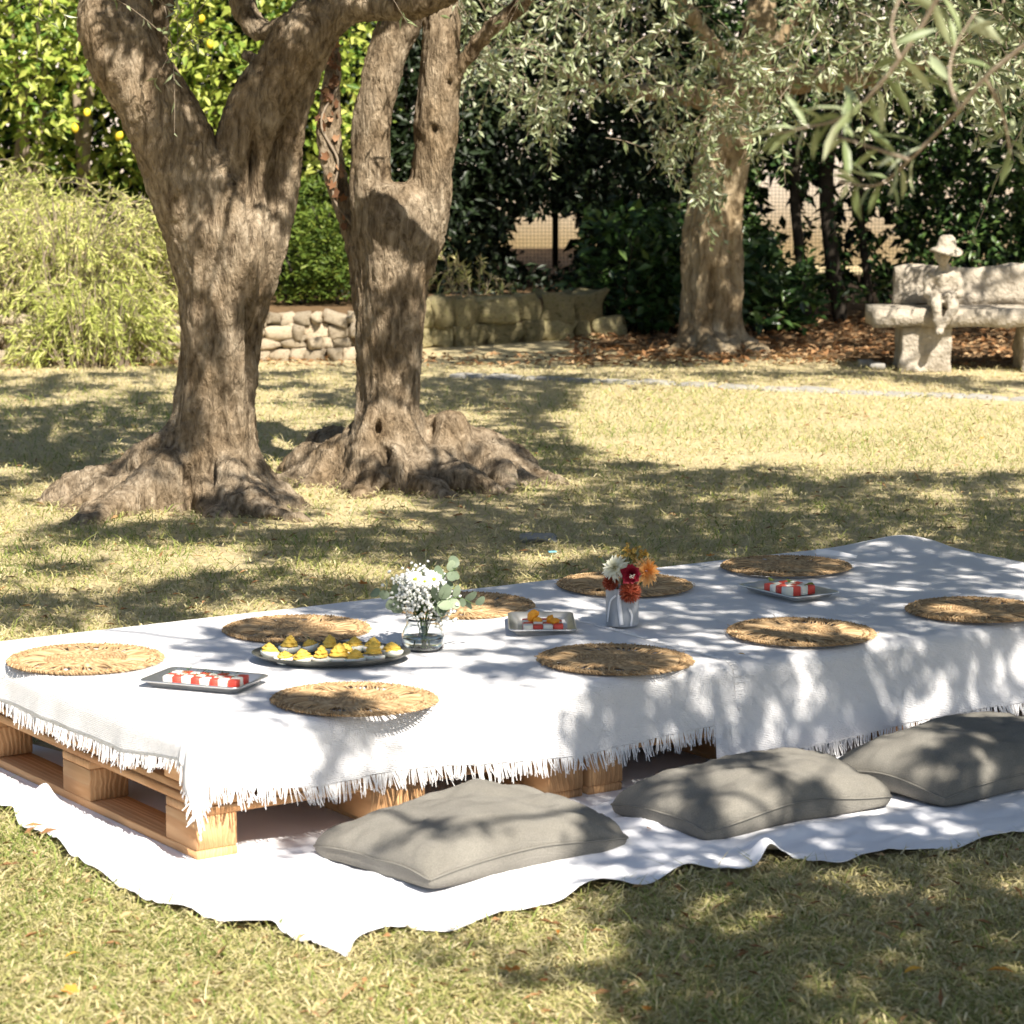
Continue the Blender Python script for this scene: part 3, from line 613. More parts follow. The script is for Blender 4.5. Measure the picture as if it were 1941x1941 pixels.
o = link('trunk', trunk_mesh(limbs2, roots2, D2, .013, 23, dn2, mounds=[(735, 917, .29, .29, .46), (845, 912, .32, .28, .28), (930, 910, .26, .23, .16), (645, 910, .3, .24, .17)]), M['bark'], t2); place_under(t2, [o])
# --- tree three, far right
D3 = 18.45; T3B = Vector((P(1352, 660).x, D3, 0))
t3 = empty('olive_tree', T3B, 'farthest olive tree, pale trunk with drooping leafy branches, left of the bench', 'tree', 'old olive trees on the lawn')
limbs3 = [
 [(1352, 690, 0, 150), (1350, 640, 0, 130), (1350, 580, 0, 118), (1351, 500, 0, 116), (1358, 400, 0, 112), (1370, 310, 0, 108), (1385, 230, 0, 108), (1402, 170, 0, 104), (1425, 110, 0, 80), (1440, 40, 0, 70), (1450, -80, .1, 60), (1470, -260, .2, 45)],
 [(1390, 230, 0, 60), (1350, 195, -.1, 50), (1290, 180, -.3, 40), (1200, 172, -.5, 32), (1110, 155, -.8, 26), (1000, 100, -1.1, 20)],
 [(1400, 220, 0, 70), (1450, 165, -.05, 60), (1530, 150, -.2, 54), (1620, 145, -.4, 50), (1700, 140, -.6, 40), (1780, 100, -.8, 34), (1900, 20, -1.1, 26)],
 [(1420, 150, 0, 50), (1480, 70, .2, 40), (1540, -30, .4, 36), (1600, -200, .6, 30)], [(1400, 160, 0, 50), (1330, 60, -.2, 40), (1250, -60, -.4, 32), (1180, -220, -.6, 26)]]
roots3 = [[(1350, 655, .2, .12), (1320, 662, .04, .09), (1280, 668, .0, .06), (1230, 680, -.03, .03)], [(1360, 655, .2, .12), (1400, 660, .04, .09), (1440, 672, -.01, .05), (1470, 680, -.03, .03)],
 [(1350, 660, .15, .1), (1345, 672, .02, .08), (1340, 685, -.03, .04)], [(1370, 660, .15, .1), (1385, 670, .02, .07), (1400, 682, -.03, .04)]]
dn3 = [(PD(1380, 620, D3), .03, .04, .08), (PD(1345, 560, D3), .03, .3, .05), (PD(1385, 450, D3), .03, .4, .05), (PD(1378, 330, D3), .03, .2, .04)]
o = link('trunk', trunk_mesh(limbs3, roots3, D3, .02, 37, dn3, 1.2, .1), M['bark_far'], t3); place_under(t3, [o])
# --- tree four stands right beside the camera; its boughs shade the table
T4B = Vector((3.9, 3.4, 0))
t4 = empty('olive_tree', T4B, 'olive tree at the right edge, its blurred leafy twigs hanging into the upper right corner', 'tree', 'old olive trees on the lawn')
mb = MB()
def pl(pts):
    a = np.array(pts, float); return catmull(a, 7*len(a))
L4 = [[(3.9, 3.4, -.1, .30), (3.85, 3.4, .5, .21), (3.75, 3.45, 1.1, .19), (3.7, 3.5, 1.7, .18), (3.65, 3.6, 2.1, .12)],
 [(3.72, 3.5, 1.5, .12), (3.3, 3.8, 2.1, .11), (2.8, 4.1, 2.6, .09), (2.3, 4.4, 3.0, .065), (1.8, 4.7, 3.3, .04)],
 [(3.72, 3.5, 1.6, .12), (3.6, 4.2, 2.2, .10), (3.3, 5.2, 2.8, .08), (2.9, 6.3, 3.2, .06), (2.5, 7.4, 3.5, .04)],
 [(3.72, 3.5, 1.6, .10), (3.3, 3.0, 2.4, .09), (2.7, 2.5, 3.0, .07), (2.2, 2.2, 3.3, .04)],
 [(3.72, 3.5, 1.7, .10), (4.2, 3.9, 2.6, .08), (4.6, 4.8, 3.2, .05)],
 [(2.8, 4.1, 2.6, .05), (2.2, 4.0, 2.65, .035), (1.7, 3.95, 2.5, .024), (1.35, 3.95, 2.15, .013), (1.1, 4.0, 1.85, .006)]]
for q in L4: p = pl(q); add_tube(mb, p[:, :3], p[:, 3], 20, mod=lambda s, ph: 1+.08*np.cos(3*ph+4*s)+.05*np.cos(5*ph-3*s))
o = mb.build('trunk', M['bark'], t4); place_under(t4, [o])

def nodes_in(n, c, r, zmin):
    out = []
    while len(out) < n:
        v = rng.uniform(-1, 1, 3)
        if np.dot(v, v) > 1 or np.dot(v, v) < .12: continue
        p = np.array(c)+v*np.array(r)
        if p[2] < zmin: continue
        out.append(p)
    return out
tips4 = [Vector(q[k][:3]) for q in L4[1:5] for k in (2, 3, 4) if k < len(q)]
tips4 = tips4+[Vector((1.9, 4.0, 2.6)), Vector((2.6, 7.0, 3.4)), Vector((3.3, 2.2, 2.9))]
pts = canopy_points(13500, 1.2, 9.0, -.6, 5.2, 2.6, 3.3)
a, b = crown(t4, pts, tips4, .06, .021, (24, 36)); place_under(t4, [a, b])
tips1 = [Vector(limb_world(l, D1)[0][-1]) for l in limbs1[1:6]]; tips2 = [Vector(limb_world(l, D2)[0][-1]) for l in limbs2[1:]]
pts = canopy_points(11500, 9.0, 14.6, -4.6, 4.2, 2.7, 3.6); m1 = pts[:, 0] < -.1
a, b = crown(t1, pts[m1], tips1, .065, .023, (24, 36)); place_under(t1, [a, b])
a, b = crown(t2, pts[~m1], tips2, .065, .023, (24, 36)); place_under(t2, [a, b])
tips3 = [Vector(limb_world(l, D3)[0][-1]) for l in limbs3]
pts = canopy_points(5200, 14.6, 20.5, -2.0, 6.6, 2.8, 4.0)
a, b = crown(t3, pts, tips3, .085, .03, (24, 36), cell=.7); place_under(t3, [a, b])

# hanging sprays that the photo shows, tree three
def hang(root, n, xr, prof, dr, L, Wd, tmid, lenr, name, nl=(22, 38), tr=.003, ytop=-260):
    lv, tw = MB(), MB(); px, py = zip(*prof)
    for _ in range(n):
        x = rng.uniform(*xr); d = rng.uniform(*dr); bot = np.interp(x, px, py); ln = rng.uniform(*lenr)
        yb = bot-abs(rng.normal(0, .42))*(bot-ytop)*.7; pxl = F/d*ln
        p1 = PD(x, yb, d); dx = rng.normal(0, .7)
        p0 = np.array(p1)+np.array([-dx*ln*.6, rng.normal(0, .2)*ln, ln*.7])
        spray(lv, tw, p0, (dx, rng.normal(0, .4), rng.normal(-.25, .3)), ln*.85, .5, int(rng.integers(*nl)), L, Wd, tmid, .28, tr)
    o = lv.build(name, M['olive'], root, False); o['kind'] = 'stuff'; b = tw.build('twig', M['twig'], root); b['kind'] = 'stuff'
    place_under(root, [o, b])
prof3 = [(860, 90), (900, 190), (960, 250), (1060, 285), (1120, 200), (1180, 190), (1250, 290), (1300, 400), (1350, 430), (1400, 330), (1470, 330), (1520, 200), (1620, 220), (1700, 190), (1800, 240), (1941, 260), (2200, 260)]
hang(t3, 520, (870, 2150), prof3, (14.6, 18.2), .068, .021, .72, (.22, .5), 'hanging_leaves', (14, 26))
hang(t3, 34, (1230, 1480), [(1230, 250), (1290, 350), (1350, 430), (1400, 340), (1480, 300)], (16.5, 17.9), .066, .02, .75, (.22, .45), 'hanging_leaves', (12, 22))
hang(t2, 9, (880, 1010), [(870, 120), (930, 200), (1010, 120)], (11.4, 12.3), .062, .014, .6, (.3, .5), 'hanging_leaves', (9, 16), .0025, -80)
hang(t2, 5, (700, 800), [(690, 60), (760, 75), (800, 90)], (11.0, 11.5), .06, .013, .6, (.25, .4), 'hanging_leaves', (7, 12), .002, -60)
hang(t1, 8, (-60, 115), [(-60, 80), (50, 100), (115, 105)], (10.6, 11.2), .06, .013, .65, (.3, .5), 'hanging_leaves', (7, 12), .0025, -60)
hang(t1, 12, (290, 480), [(280, 130), (330, 190), (400, 150), (480, 60)], (10.8, 11.2), .055, .013, .62, (.3, .5), 'hanging_leaves', (8, 14), .0025, -60)
hang(t1, 5, (560, 680), [(560, 30), (680, 40)], (10.6, 11.1), .06, .013, .62, (.25, .4), 'hanging_leaves', (6, 10), .0025, -60)
hang(t4, 34, (1640, 2150), [(1640, 60), (1700, 150), (1800, 250), (1900, 330), (2150, 330)], (6.5, 9), .062, .014, .55, (.3, .6), 'hanging_leaves', (12, 22), .0025, -150)
# the near twigs of tree four, leaf by leaf
near_tw = [[(1960, -260), (1850, -150), (1790, -60), (1770, 9), (1705, 113), (1650, 180), (1622, 205), (1580, 230), (1535, 240), (1470, 254)],
 [(2200, -160), (2010, 20), (1940, 87), (1866, 148), (1818, 209), (1779, 248), (1722, 305), (1670, 348), (1625, 350), (1590, 345)],
 [(1722, 303), (1680, 288), (1630, 272), (1585, 257)], [(1866, 148), (1895, 200), (1908, 250), (1915, 295)], [(1705, 113), (1690, 60), (1700, 10), (1740, -60)], [(1818, 209), (1800, 150), (1810, 90), (1850, 20)]]
dep = [3.75, 3.9, 3.95, 4.0, 3.8, 3.95]
olive_leaf_me = []
for k in range(5):
    lb = MB(); leaves(lb, np.zeros((1, 3)), np.array([[1., 0, 0]]), 1.0, .17+.06*rng.random(), np.array([[.4, .6, .85, .55, .95][k]]).ravel(), .18, np.array([[0, 0, 1.]]), True)
    olive_leaf_me.append(lb.mesh('olive_leaf')); olive_leaf_me[-1].materials.append(M['olive'])
br = None; cnt = 0
for q, d in zip(near_tw, dep):
    pth = catmull([PD(x, y, d+.03*i)[:] for i, (x, y) in enumerate(q)], 6*len(q)); tb = MB(); add_tube(tb, pth, np.linspace(.0042 if len(q) > 5 else .0028, .0012, len(pth)), 6)
    bo = tb.build('twig', M['twig'], t4); place_under(t4, [bo])
    s = 4 if len(q) < 6 else len(pth)*.3
    while s < len(pth)-1:
        i = int(s); tg = Vector(pth[i+1]-pth[i]).normalized() if i < len(pth)-1 else Vector(pth[-1]-pth[-2]).normalized()
        dense = .8 if s > len(pth)*.62 else .32
        for sg in (1, -1):
            if rng.random() > dense: continue
            side = tg.cross(Vector((0, 1, .3))).normalized()*sg
            dv = (tg*rng.uniform(.3, .9)+side*rng.uniform(.5, .9)+Vector(rng.normal(scale=.35, size=3))).normalized()
            lo = link('leaf', olive_leaf_me[int(rng.integers(5))], None, bo); lo.location = Vector(pth[i])-t4.location
            lo.rotation_euler = dv.to_track_quat('X', 'Z').to_euler(); lo.rotation_euler.rotate_axis('X', rng.uniform(-1.2, 1.2))
            z = rng.uniform(.04, .075); lo.scale = (z, z, z); cnt += 1
        s += rng.uniform(1.6, 3.0)
make_grass()
# dead ivy leaves up the leaning stem of tree two
ivm = []
for k in range(3):
    mb_ = MB(); ph = np.linspace(0, 2*np.pi, 11)[:-1]; rr = np.array([1, .62, .95, .6, .9, .7, .9, .6, .95, .62])*(1+.15*rng.normal(size=10))
    V = np.stack([np.cos(ph)*rr, np.sin(ph)*rr, .22*rr*rr*rng.uniform(.5, 1.2, 10)], -1); V = np.vstack([V, [0, 0, 0]]); i = np.arange(10)
    mb_.add(V, np.stack([i, (i+1) % 10, i*0+10], -1), [.2, .6, .95][k]); ivm.append(mb_.mesh('dead_leaf')); ivm[-1].materials.append(M['deadivy'])
pth, rad = limb_world(limbs2[4], D2); pc = catmull(np.column_stack([pth, rad]), 60)
vine = MB(); vp = pc[8:46, :3]+np.column_stack([np.zeros(38), -pc[8:46, 3]*1.02, np.zeros(38)])+np.column_stack([.03*np.sin(np.arange(38)*.5), np.zeros(38), np.zeros(38)])
add_tube(vine, vp, .006, 6); vo = vine.build('dead_vine', M['twig'], t2); place_under(t2, [vo])
for k in range(46):
    i = int(rng.choice(np.arange(14, 46), p=np.r_[np.full(14, .4), np.full(18, 1.)]/(14*.4+18))); c = pc[i]; a = rng.normal(0, .6)
    p = Vector((c[0]+math.sin(a)*c[3]*.9, c[1]-math.cos(a)*c[3]*1.06-.01, c[2]+rng.normal(0, .02)))
    lo = link('leaf', ivm[int(rng.integers(3))], None, vo, p-t2.location); s = rng.uniform(.014, .03); lo.scale = (s, s, s)
    lo.rotation_euler = (math.pi/2+rng.normal(0, .4), rng.uniform(0, 6), a+rng.normal(0, .3))

# ------------------------------------------------------------------ low stone walls
def rock_mesh(seed, sub=3, amp=.16):
    bm = bmesh.new(); bmesh.ops.create_cube(bm, size=1); bmesh.ops.bevel(bm, geom=bm.edges[:], offset=.09, segments=1, affect='EDGES')
    bmesh.ops.subdivide_edges(bm, edges=bm.edges[:], cuts=1, use_grid_fill=True)
    co = np.array([v.co[:] for v in bm.verts]); d = fbm(co*2.3+seed*9.1, 3, seed)*amp*1.3
    for v, k in zip(bm.verts, d): v.co += v.co.normalized()*k
    me = bpy.data.meshes.new('stone'); bm.to_mesh(me); bm.free()
    for p in me.polygons: p.use_smooth = True
    return me
RW = [rock_mesh(k) for k in range(6)]; RM = [rock_mesh(k+10) for k in range(5)]; RP = [rock_mesh(k+20, amp=.1) for k in range(4)]
for m_ in RW: m_.materials.append(M['wallstone'])
for m_ in RM: m_.materials.append(M['mossstone'])
for m_ in RP: m_.materials.append(M['palestone'])
def wall(name, a, b, hgt, rows, wr, meshes, label, thick=.16):
    d = (b-a); ln = d.length; rz = math.atan2(d.y, d.x); root = empty(name, a, label, 'wall', None, rz)
    mb = MB(); add_box(mb, (ln/2, thick*.75, hgt*.47), (ln, thick*.9, hgt*.94), .01); mb.build('earth_core', M['mortar'], root)
    z = 0; rh = [hgt/rows*rng.uniform(.8, 1.2) for _ in range(rows)]; k = hgt/sum(rh)
    for r in range(rows):
        h = rh[r]*k; x = -rng.uniform(0, wr[0])
        while x < ln:
            wd = wr[0]+(wr[1]-wr[0])*rng.random()**1.6; st = link('stone', meshes[int(rng.integers(len(meshes)))], None, root, (x+wd/2, thick*.42+rng.normal(0, .012), z+h/2))
            hh = h*rng.uniform(.92, 1.12) if r == rows-1 else h*1.04
            st.scale = (wd*1.0, thick*rng.uniform(.8, 1.05), hh); st.rotation_euler = (rng.normal(0, .08), rng.normal(0, .13), rng.normal(0, .12)+(math.pi if rng.random() < .5 else 0))
            x += wd+.004
        z += h
    return root
wall('stone_wall', WL0, WL1, .29, 4, (.07, .17), RW, 'low sunlit wall of small rough stones behind the two front olive trees')
wall('stone_wall', WR0, WR1, .31, 2, (.14, .30), RM, 'low shaded wall of mossy blocks right of the second olive tree')
# flat edging stones across the lawn
ea, eb = P(852, 712), P(2080, 764); er = empty('stone_edging', ea, 'line of flat pale edging stones sunk in the far lawn', 'edging'); dv = eb-ea; n = 16
for k in range(n):
    t = (k+.5)/n; q = dv*t; st = link('stone', RP[k % 4], None, er, (q.x, q.y+rng.normal(0, .02), -.009)); ln = dv.length/n
    st.scale = (ln*rng.uniform(.75, .98), rng.uniform(.09, .16)*(1.5 if k < 2 else 1), .05); st.rotation_euler = (0, 0, math.atan2(dv.y, dv.x)+rng.normal(0, .05))
st = link('flat_stone', rock_mesh(31, amp=.08), M['palestone'], None, P(1022, 1020, .008)); st.scale = (.13, .16, .022); props(st, 'small flat pale stone in the shaded grass behind the table', 'stone')
mb = MB(); add_box(mb, (0, 0, .008), (.03, .015, .006), .002); o = mb.build('plastic_scrap', M['blueplastic'], None, True, P(1047, 1050, .012), .3); props(o, 'tiny blue plastic scrap in the grass behind the bouquet', 'litter')
for k, (x, y) in enumerate([(1640, 690), (1662, 694)]):
    st = link('stone', RP[k], None, None, P(x, y, .02)); st.scale = (.08, .08, .045); props(st, ['left one of two small grey stones on the soil beside the bench', 'right one of two small grey stones on the soil beside the bench'][k], 'stone', 'small stones by the bench')

# ------------------------------------------------------------------ stone bench and statue
DB = 17.0; bx = lambda x: (x-S/2)/F*DB*1.0
def slab(mb, c, s, seed, amp=.012, sub=10):
    bm = bmesh.new(); bmesh.ops.create_cube(bm, size=1)
    for v in bm.verts: v.co = Vector((v.co.x*s[0], v.co.y*s[1], v.co.z*s[2]))
    L_ = max(s)
    for _ in range(4):
        es = [e for e in bm.edges if e.calc_length() > L_*.09]
        if es: bmesh.ops.subdivide_edges(bm, edges=es, cuts=1, use_grid_fill=True)
    bmesh.ops.triangulate(bm, faces=bm.faces[:])
    bm.verts.index_update(); bm.normal_update()
    co = np.array([v.co[:] for v in bm.verts]); no = np.array([v.normal[:] for v in bm.verts])
    co = co+no*(fbm(co*9+seed, 3, seed)*amp)[:, None]
    mb.add(co+np.array(c), np.array([[v.index for v in f.verts] for f in bm.faces])); bm.free()
bc = Vector((bx(1868), DB, 0)); bench = empty('stone_bench', bc, 'rough stone garden bench with a slab back in front of the hedge', 'bench')
sx0, sx1 = bx(1650)-bc.x, bx(2088)-bc.x
mb = MB(); slab(mb, ((sx0+sx1)/2, .05, .325), (sx1-sx0, .46, .105), 3); mb.build('seat', M['limestone'], bench)
mb = MB(); slab(mb, ((sx0+sx1)/2+.05, .26, .49), (sx1-sx0-.24, .11, .225), 5, .022); mb.build('backrest', M['limestone'], bench)
for x0, x1 in ((1706, 1798), (1936, 2028)):
    mb = MB(); slab(mb, ((bx(x0)+bx(x1))/2-bc.x, .04, .135), (bx(x1)-bx(x0), .34, .275), 7+x0, .02); mb.build('leg', M['limestone'], bench)
def statue():
    sx = bx(1778); base_ = Vector((sx, DB-.08, .378)); root = empty('statue', base_, 'small stone statue of a seated child in a brimmed hat on the bench', 'statue')
    mb = MB()
    def limb(pts, seg=14): p = catmull(pts, 6*len(pts)); add_tube(mb, p[:, :3], p[:, 3], seg)
    limb([(.01, .03, .0, .07), (.015, .035, .06, .075), (.02, .03, .13, .07), (.025, .02, .19, .072), (.025, .015, .225, .05), (.02, .0, .25, .028), (.012, -.015, .28, .03)])
    limb([(.012, -.01, .265, .024), (.008, -.022, .29, .042), (.008, -.022, .325, .048), (.008, -.018, .355, .04), (.008, -.016, .375, .01)])
    limb([(.005, -.062, .315, .012), (.004, -.075, .305, .010)])                       # nose
    for sg, kx, fx in ((-1, -.045, -.03), (1, .05, -.025)):
        limb([(sg*.035, .02, .03, .045), (kx*.8, -.07, .04, .04), (kx, -.14, .035, .036), (kx, -.165, .0, .030), ((kx+fx)/2, -.17, -.06, .027), (fx, -.17, -.11, .022), (fx, -.185, -.125, .022), (fx-.012, -.215, -.13, .014)])
        limb([(sg*.065+.02, .02, .20, .036), (sg*.095+.02, .01, .14, .028), (sg*.095+.02, -.02, .085, .025), (sg*.05+.01, -.085, .085, .021), (sg*.02, -.12, .075, .02)])
    V = np.concatenate(mb.V); Q = np.concatenate(mb.Q); T = np.concatenate(mb.T)
    me = remesh(V, Q, T, .0075, lambda co: fbm(co*26, 3, 5)*.006)
    link('body', me, M['limestone'], root)
    mb = MB(); V, Q = lathe([(.005, .435), (.03, .432), (.048, .415), (.055, .385), (.06, .362), (.085, .35), (.098, .338), (.1, .331), (.09, .334), (.06, .343), (.045, .345), (.002, .347)], 24)
    V[:, 2] += .012*np.sin(np.arctan2(V[:, 1], V[:, 0])*2+.6)*np.clip(np.hypot(V[:, 0], V[:, 1])/.1, 0, 1); mb.add(V+np.array([.008, -.012, 0]), Q)
    h = mb.build('hat', M['limestone'], root); h.rotation_euler = (.06, .05, 0)
statue()

# ------------------------------------------------------------------ background plants
HOLES = [(1035, 455, 75, 58), (1075, 440, 30, 45), (1500, 430, 24, 85), (1465, 380, 26, 50), (1548, 460, 18, 60), (1605, 420, 14, 55), (1625, 500, 22, 30), (1665, 420, 25, 25), (1690, 470, 25, 30), (1590, 330, 20, 40), (1545, 390, 16, 40)]
def hole_mask(p, cut=1.0):
    x, y = proj(p); r = np.zeros(len(x))
    for cx, cy, rx, ry in HOLES: r = np.maximum(r, np.exp(-(((x-cx)/rx/1.15)**2+((y-cy)/ry/1.15)**2)**2))
    return rng.random(len(x)) > r*cut*1.15
def leaf_mass(mb, n, lo, hi, L, Wd, tm, ts, holes=True, droop=-.3, den=None, clump=None, up=(0, -.4, .8)):
    lo, hi = np.array(lo), np.array(hi); p = rng.uniform(0, 1, (n, 3))*(hi-lo)+lo
    if clump: 
        m = fbm(p*clump[0], 2, clump[1]) > clump[2]; p = p[m]
    if den is not None: p = p[rng.random(len(p)) < den(p)]
    if holes: p = p[hole_mask(p)]
    n = len(p); D = rng.normal(size=(n, 3))*np.array([1, .7, .6])+np.array([0, -.5, droop])
    leaves(mb, p, D, L*rng.uniform(.6, 1.2, n), Wd*rng.uniform(.7, 1.2, n), np.clip(rng.normal(tm, ts, n), 0, 1), .2, np.tile(up, (n, 1)))
def stems(mb, n, x0, x1, y0, y1, z0, z1, r):
    for _ in range(n):
        x, y = rng.uniform(x0, x1), rng.uniform(y0, y1); a = rng.normal(0, .25, 2)
        add_tube(mb, catmull([(x, y, z0), (x+a[0]*.4, y, (z0+z1)/2), (x+a[0], y+a[1], z1)], 8), np.linspace(r, r*.4, 8), 6)
# lemon tree
lt = empty('lemon_tree', (-3.3, 20.2, .2), 'sunlit yellow green lemon tree with ripe fruit behind the wall on the left', 'tree')
mb = MB()
leaf_mass(mb, 30000, (-5.6, 19.0, 1.05), (-.9, 20.8, 3.6), .10, .045, .5, .3, False, -.5, lambda p: np.clip(1.3-.9*np.maximum(0, (p[:, 1]-19.4)), .25, 1), (1.9, 3, -.22))
leaf_mass(mb, 9000, (-6, 20.6, .5), (-.8, 21.4, 3.6), .11, .055, .3, .2, False, -.5)
o = mb.build('crown', M['lemonleaf'], lt, False); o['kind'] = 'stuff'; place_under(lt, [o])
mb = MB(); stems(mb, 7, -4.2, -2, 20, 20.4, .2, 2.4, .05); o = mb.build('trunk', M['twig'], lt); place_under(lt, [o])
V, Q = lathe([(.001, -.042), (.012, -.036), (.026, -.022), (.031, 0), (.027, .02), (.014, .034), (.006, .042), (.001, .044)], 12); lem = mesh_np('lemon', V, Q); lem.materials.append(M['lemon'])
for x, y in [(165, 213), (226, 258), (142, 243), (120, 402), (136, 396), (382, 36), (398, 84), (20, 410)]:
    p = PD(x, y, 18.9+rng.uniform(-.05, .1)); lo = link('lemon', lem, None, lt, p-lt.location); lo.rotation_euler = (rng.normal(0, .3), rng.normal(0, .3), 0); s = rng.uniform(.65, .85); lo.scale = (s, s, s)
# feathery shrub in front of the wall
def feathery(name, cx, cy, z0, n, hr, spread, mat, label, group=None, tm=.5, seed=0):
    root = empty(name, (cx, cy, 0), label, 'shrub', group); mb, st = MB(), MB()
    for k in range(n):
        a = rng.uniform(0, 2*np.pi); r0 = rng.uniform(0, .75)*spread; h = rng.uniform(*hr); sp = rng.uniform(.2, 1)*spread
        p0 = np.array([cx+math.cos(a)*r0, cy+math.sin(a)*r0*.5, z0]); p2 = p0+np.array([math.cos(a)*sp, math.sin(a)*sp*.45, h*rng.uniform(.1 if sp > .6*spread else .5, 1)]); p1 = (p0+p2)/2+np.array([0, 0, h*.35])
        path = catmull([p0, p1, p2, p2+np.array([math.cos(a)*.12, -.03, -rng.uniform(.02, .22)])], 10)
        add_tube(st, path, np.linspace(.005, .0015, 10), 3, cap=False)
        m = 44; s = rng.uniform(.03, 1, m); i = np.minimum((s*9).astype(int), 8); fr = (s*9-i)[:, None]; pp = path[i]*(1-fr)+path[i+1]*fr
        tg = path[i+1]-path[i]; tg /= np.linalg.norm(tg, axis=1)[:, None]; D = tg+rng.normal(scale=.62, size=(m, 3))
        leaves(mb, pp, D, rng.uniform(.03, .085, m), rng.uniform(.005, .010, m), np.clip(rng.normal(tm, .22, m), 0, 1), .1)
    o = mb.build('foliage', mat, root, False); o['kind'] = 'stuff'; b = st.build('stem', M['twig'], root); b['kind'] = 'stuff'; place_under(root, [o, b])
feathery('feathery_shrub', P(120, 690).x, 17.75, .24, 640, (.25, .85), .74, M['feather'], 'feathery pale green broom-like shrub spilling over the wall at the left edge', None, .62)
feathery('feathery_shrub', P(190, 690).x, 17.2, 0, 170, (.25, .6), .34, M['feather'], 'small feathery green clump growing up from the grass in front of the left wall', None, .45)
feathery('feathery_shrub', -3.5, 18.3, .25, 420, (.5, 1.0), .7, M['feather'], 'yellowish feathery shrub on the bed right behind the wall, under the lemon tree', None, .6)
# green shrub between the two front trees
gs = empty('green_shrub', (PD(600, 500, 19.2).x, 19.2, .24), 'dark green bushy shrub seen between the two front olive trunks', 'shrub'); mb = MB()
leaf_mass(mb, 6500, (PD(470, 500, 19.2).x, 18.7, .26), (PD(700, 500, 19.2).x, 19.7, 1.05), .07, .02, .45, .25, False, .5, None, (2.5, 8, -.4))
o = mb.build('foliage', M['greenshrub'], gs, False); o['kind'] = 'stuff'; mb = MB(); stems(mb, 6, -1.7, -1, 19, 19.4, .24, .9, .012); b = mb.build('stem', M['stemdark'], gs); place_under(gs, [o, b])
feathery('dry_grass_tuft', P(905, 655).x, WR0.y+.45, .24, 9, (.2, .4), .25, M['feather'], 'thin dry grass tuft on the bed above the mossy wall', None, .85)
# dark hedge across the back
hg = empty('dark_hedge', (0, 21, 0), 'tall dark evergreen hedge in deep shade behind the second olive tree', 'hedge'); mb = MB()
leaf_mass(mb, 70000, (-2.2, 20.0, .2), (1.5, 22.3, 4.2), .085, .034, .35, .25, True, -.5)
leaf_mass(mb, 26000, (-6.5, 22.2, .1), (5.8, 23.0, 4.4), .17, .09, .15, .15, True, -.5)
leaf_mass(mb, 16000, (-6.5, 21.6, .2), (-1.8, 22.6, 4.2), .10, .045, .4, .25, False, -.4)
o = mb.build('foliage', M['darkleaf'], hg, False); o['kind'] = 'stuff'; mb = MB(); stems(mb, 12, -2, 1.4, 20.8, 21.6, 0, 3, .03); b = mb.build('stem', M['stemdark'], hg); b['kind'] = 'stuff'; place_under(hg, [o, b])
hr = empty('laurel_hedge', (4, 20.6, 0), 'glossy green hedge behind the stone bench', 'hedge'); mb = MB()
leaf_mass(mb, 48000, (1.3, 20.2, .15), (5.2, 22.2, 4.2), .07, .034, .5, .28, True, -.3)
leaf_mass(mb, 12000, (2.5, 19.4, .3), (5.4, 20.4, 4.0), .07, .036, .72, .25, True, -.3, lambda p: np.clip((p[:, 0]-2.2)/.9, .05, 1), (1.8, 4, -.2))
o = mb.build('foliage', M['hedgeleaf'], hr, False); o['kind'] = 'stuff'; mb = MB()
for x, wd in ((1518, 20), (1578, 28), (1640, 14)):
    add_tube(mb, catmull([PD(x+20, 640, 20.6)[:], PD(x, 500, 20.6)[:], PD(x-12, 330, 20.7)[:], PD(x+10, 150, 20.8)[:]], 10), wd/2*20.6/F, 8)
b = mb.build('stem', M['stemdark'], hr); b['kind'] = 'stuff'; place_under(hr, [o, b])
# low broadleaf plants under the hedge
for k, (x, y, wdt, hgt, lab) in enumerate([(1170, 610, .38, .62, 'low broad-leaved bush at the end of the mossy wall'), (1262, 620, .22, .45, 'small dark plant against the left of the far olive trunk'), (1470, 640, .3, .4, 'small dark plant right of the far olive trunk')]):
    c = P(x, y); r = empty('broadleaf_plant', (c.x, 19.6, 0), lab, 'plant', 'low plants under the hedge'); mb = MB()
    leaf_mass(mb, 800, (c.x-wdt, 19.3, .05), (c.x+wdt, 19.9, hgt+.25), .11, .055, .5, .3, True, .1)
    o = mb.build('foliage', M['hedgeleaf'], r, False); o['kind'] = 'stuff'; mb = MB(); stems(mb, 5, c.x-.1, c.x+.1, 19.5, 19.7, 0, hgt, .008); b = mb.build('stem', M['stemdark'], r); place_under(r, [o, b])
# fence and the sunlit wall beyond it
fz = 23.2; fr_ = empty('wire_fence', (1.8, fz, 0), 'wire mesh fence seen through gaps in the hedge', 'fence')
for x in (-1.2, .35, 1.9, 3.45, 5.0): 
    mb = MB(); add_box(mb, (x-1.8, 0, 1.2), (.05, .05, 2.4), .005); mb.build('post', M['iron'], fr_)
mb = MB()
for x in np.arange(-.6, 4.2, .03): add_box(mb, (x-1.8, .035, 1.2), (.003, .003, 2.3), .0005)
for z in np.arange(.1, 2.3, .03): add_box(mb, (0, .042, z), (4.8, .003, .003), .0005)
o = mb.build('netting', M['net'], fr_); o['kind'] = 'stuff'
mb = MB(); slab(mb, (0, 0, 1.5), (26, .25, 3.0), 4, .01); o = mb.build('boundary_wall', M['plaster'], None, False, (2, 27.5, 0)); props(o, 'pale sunlit plastered wall beyond the fence, glimpsed through the hedge', 'wall')
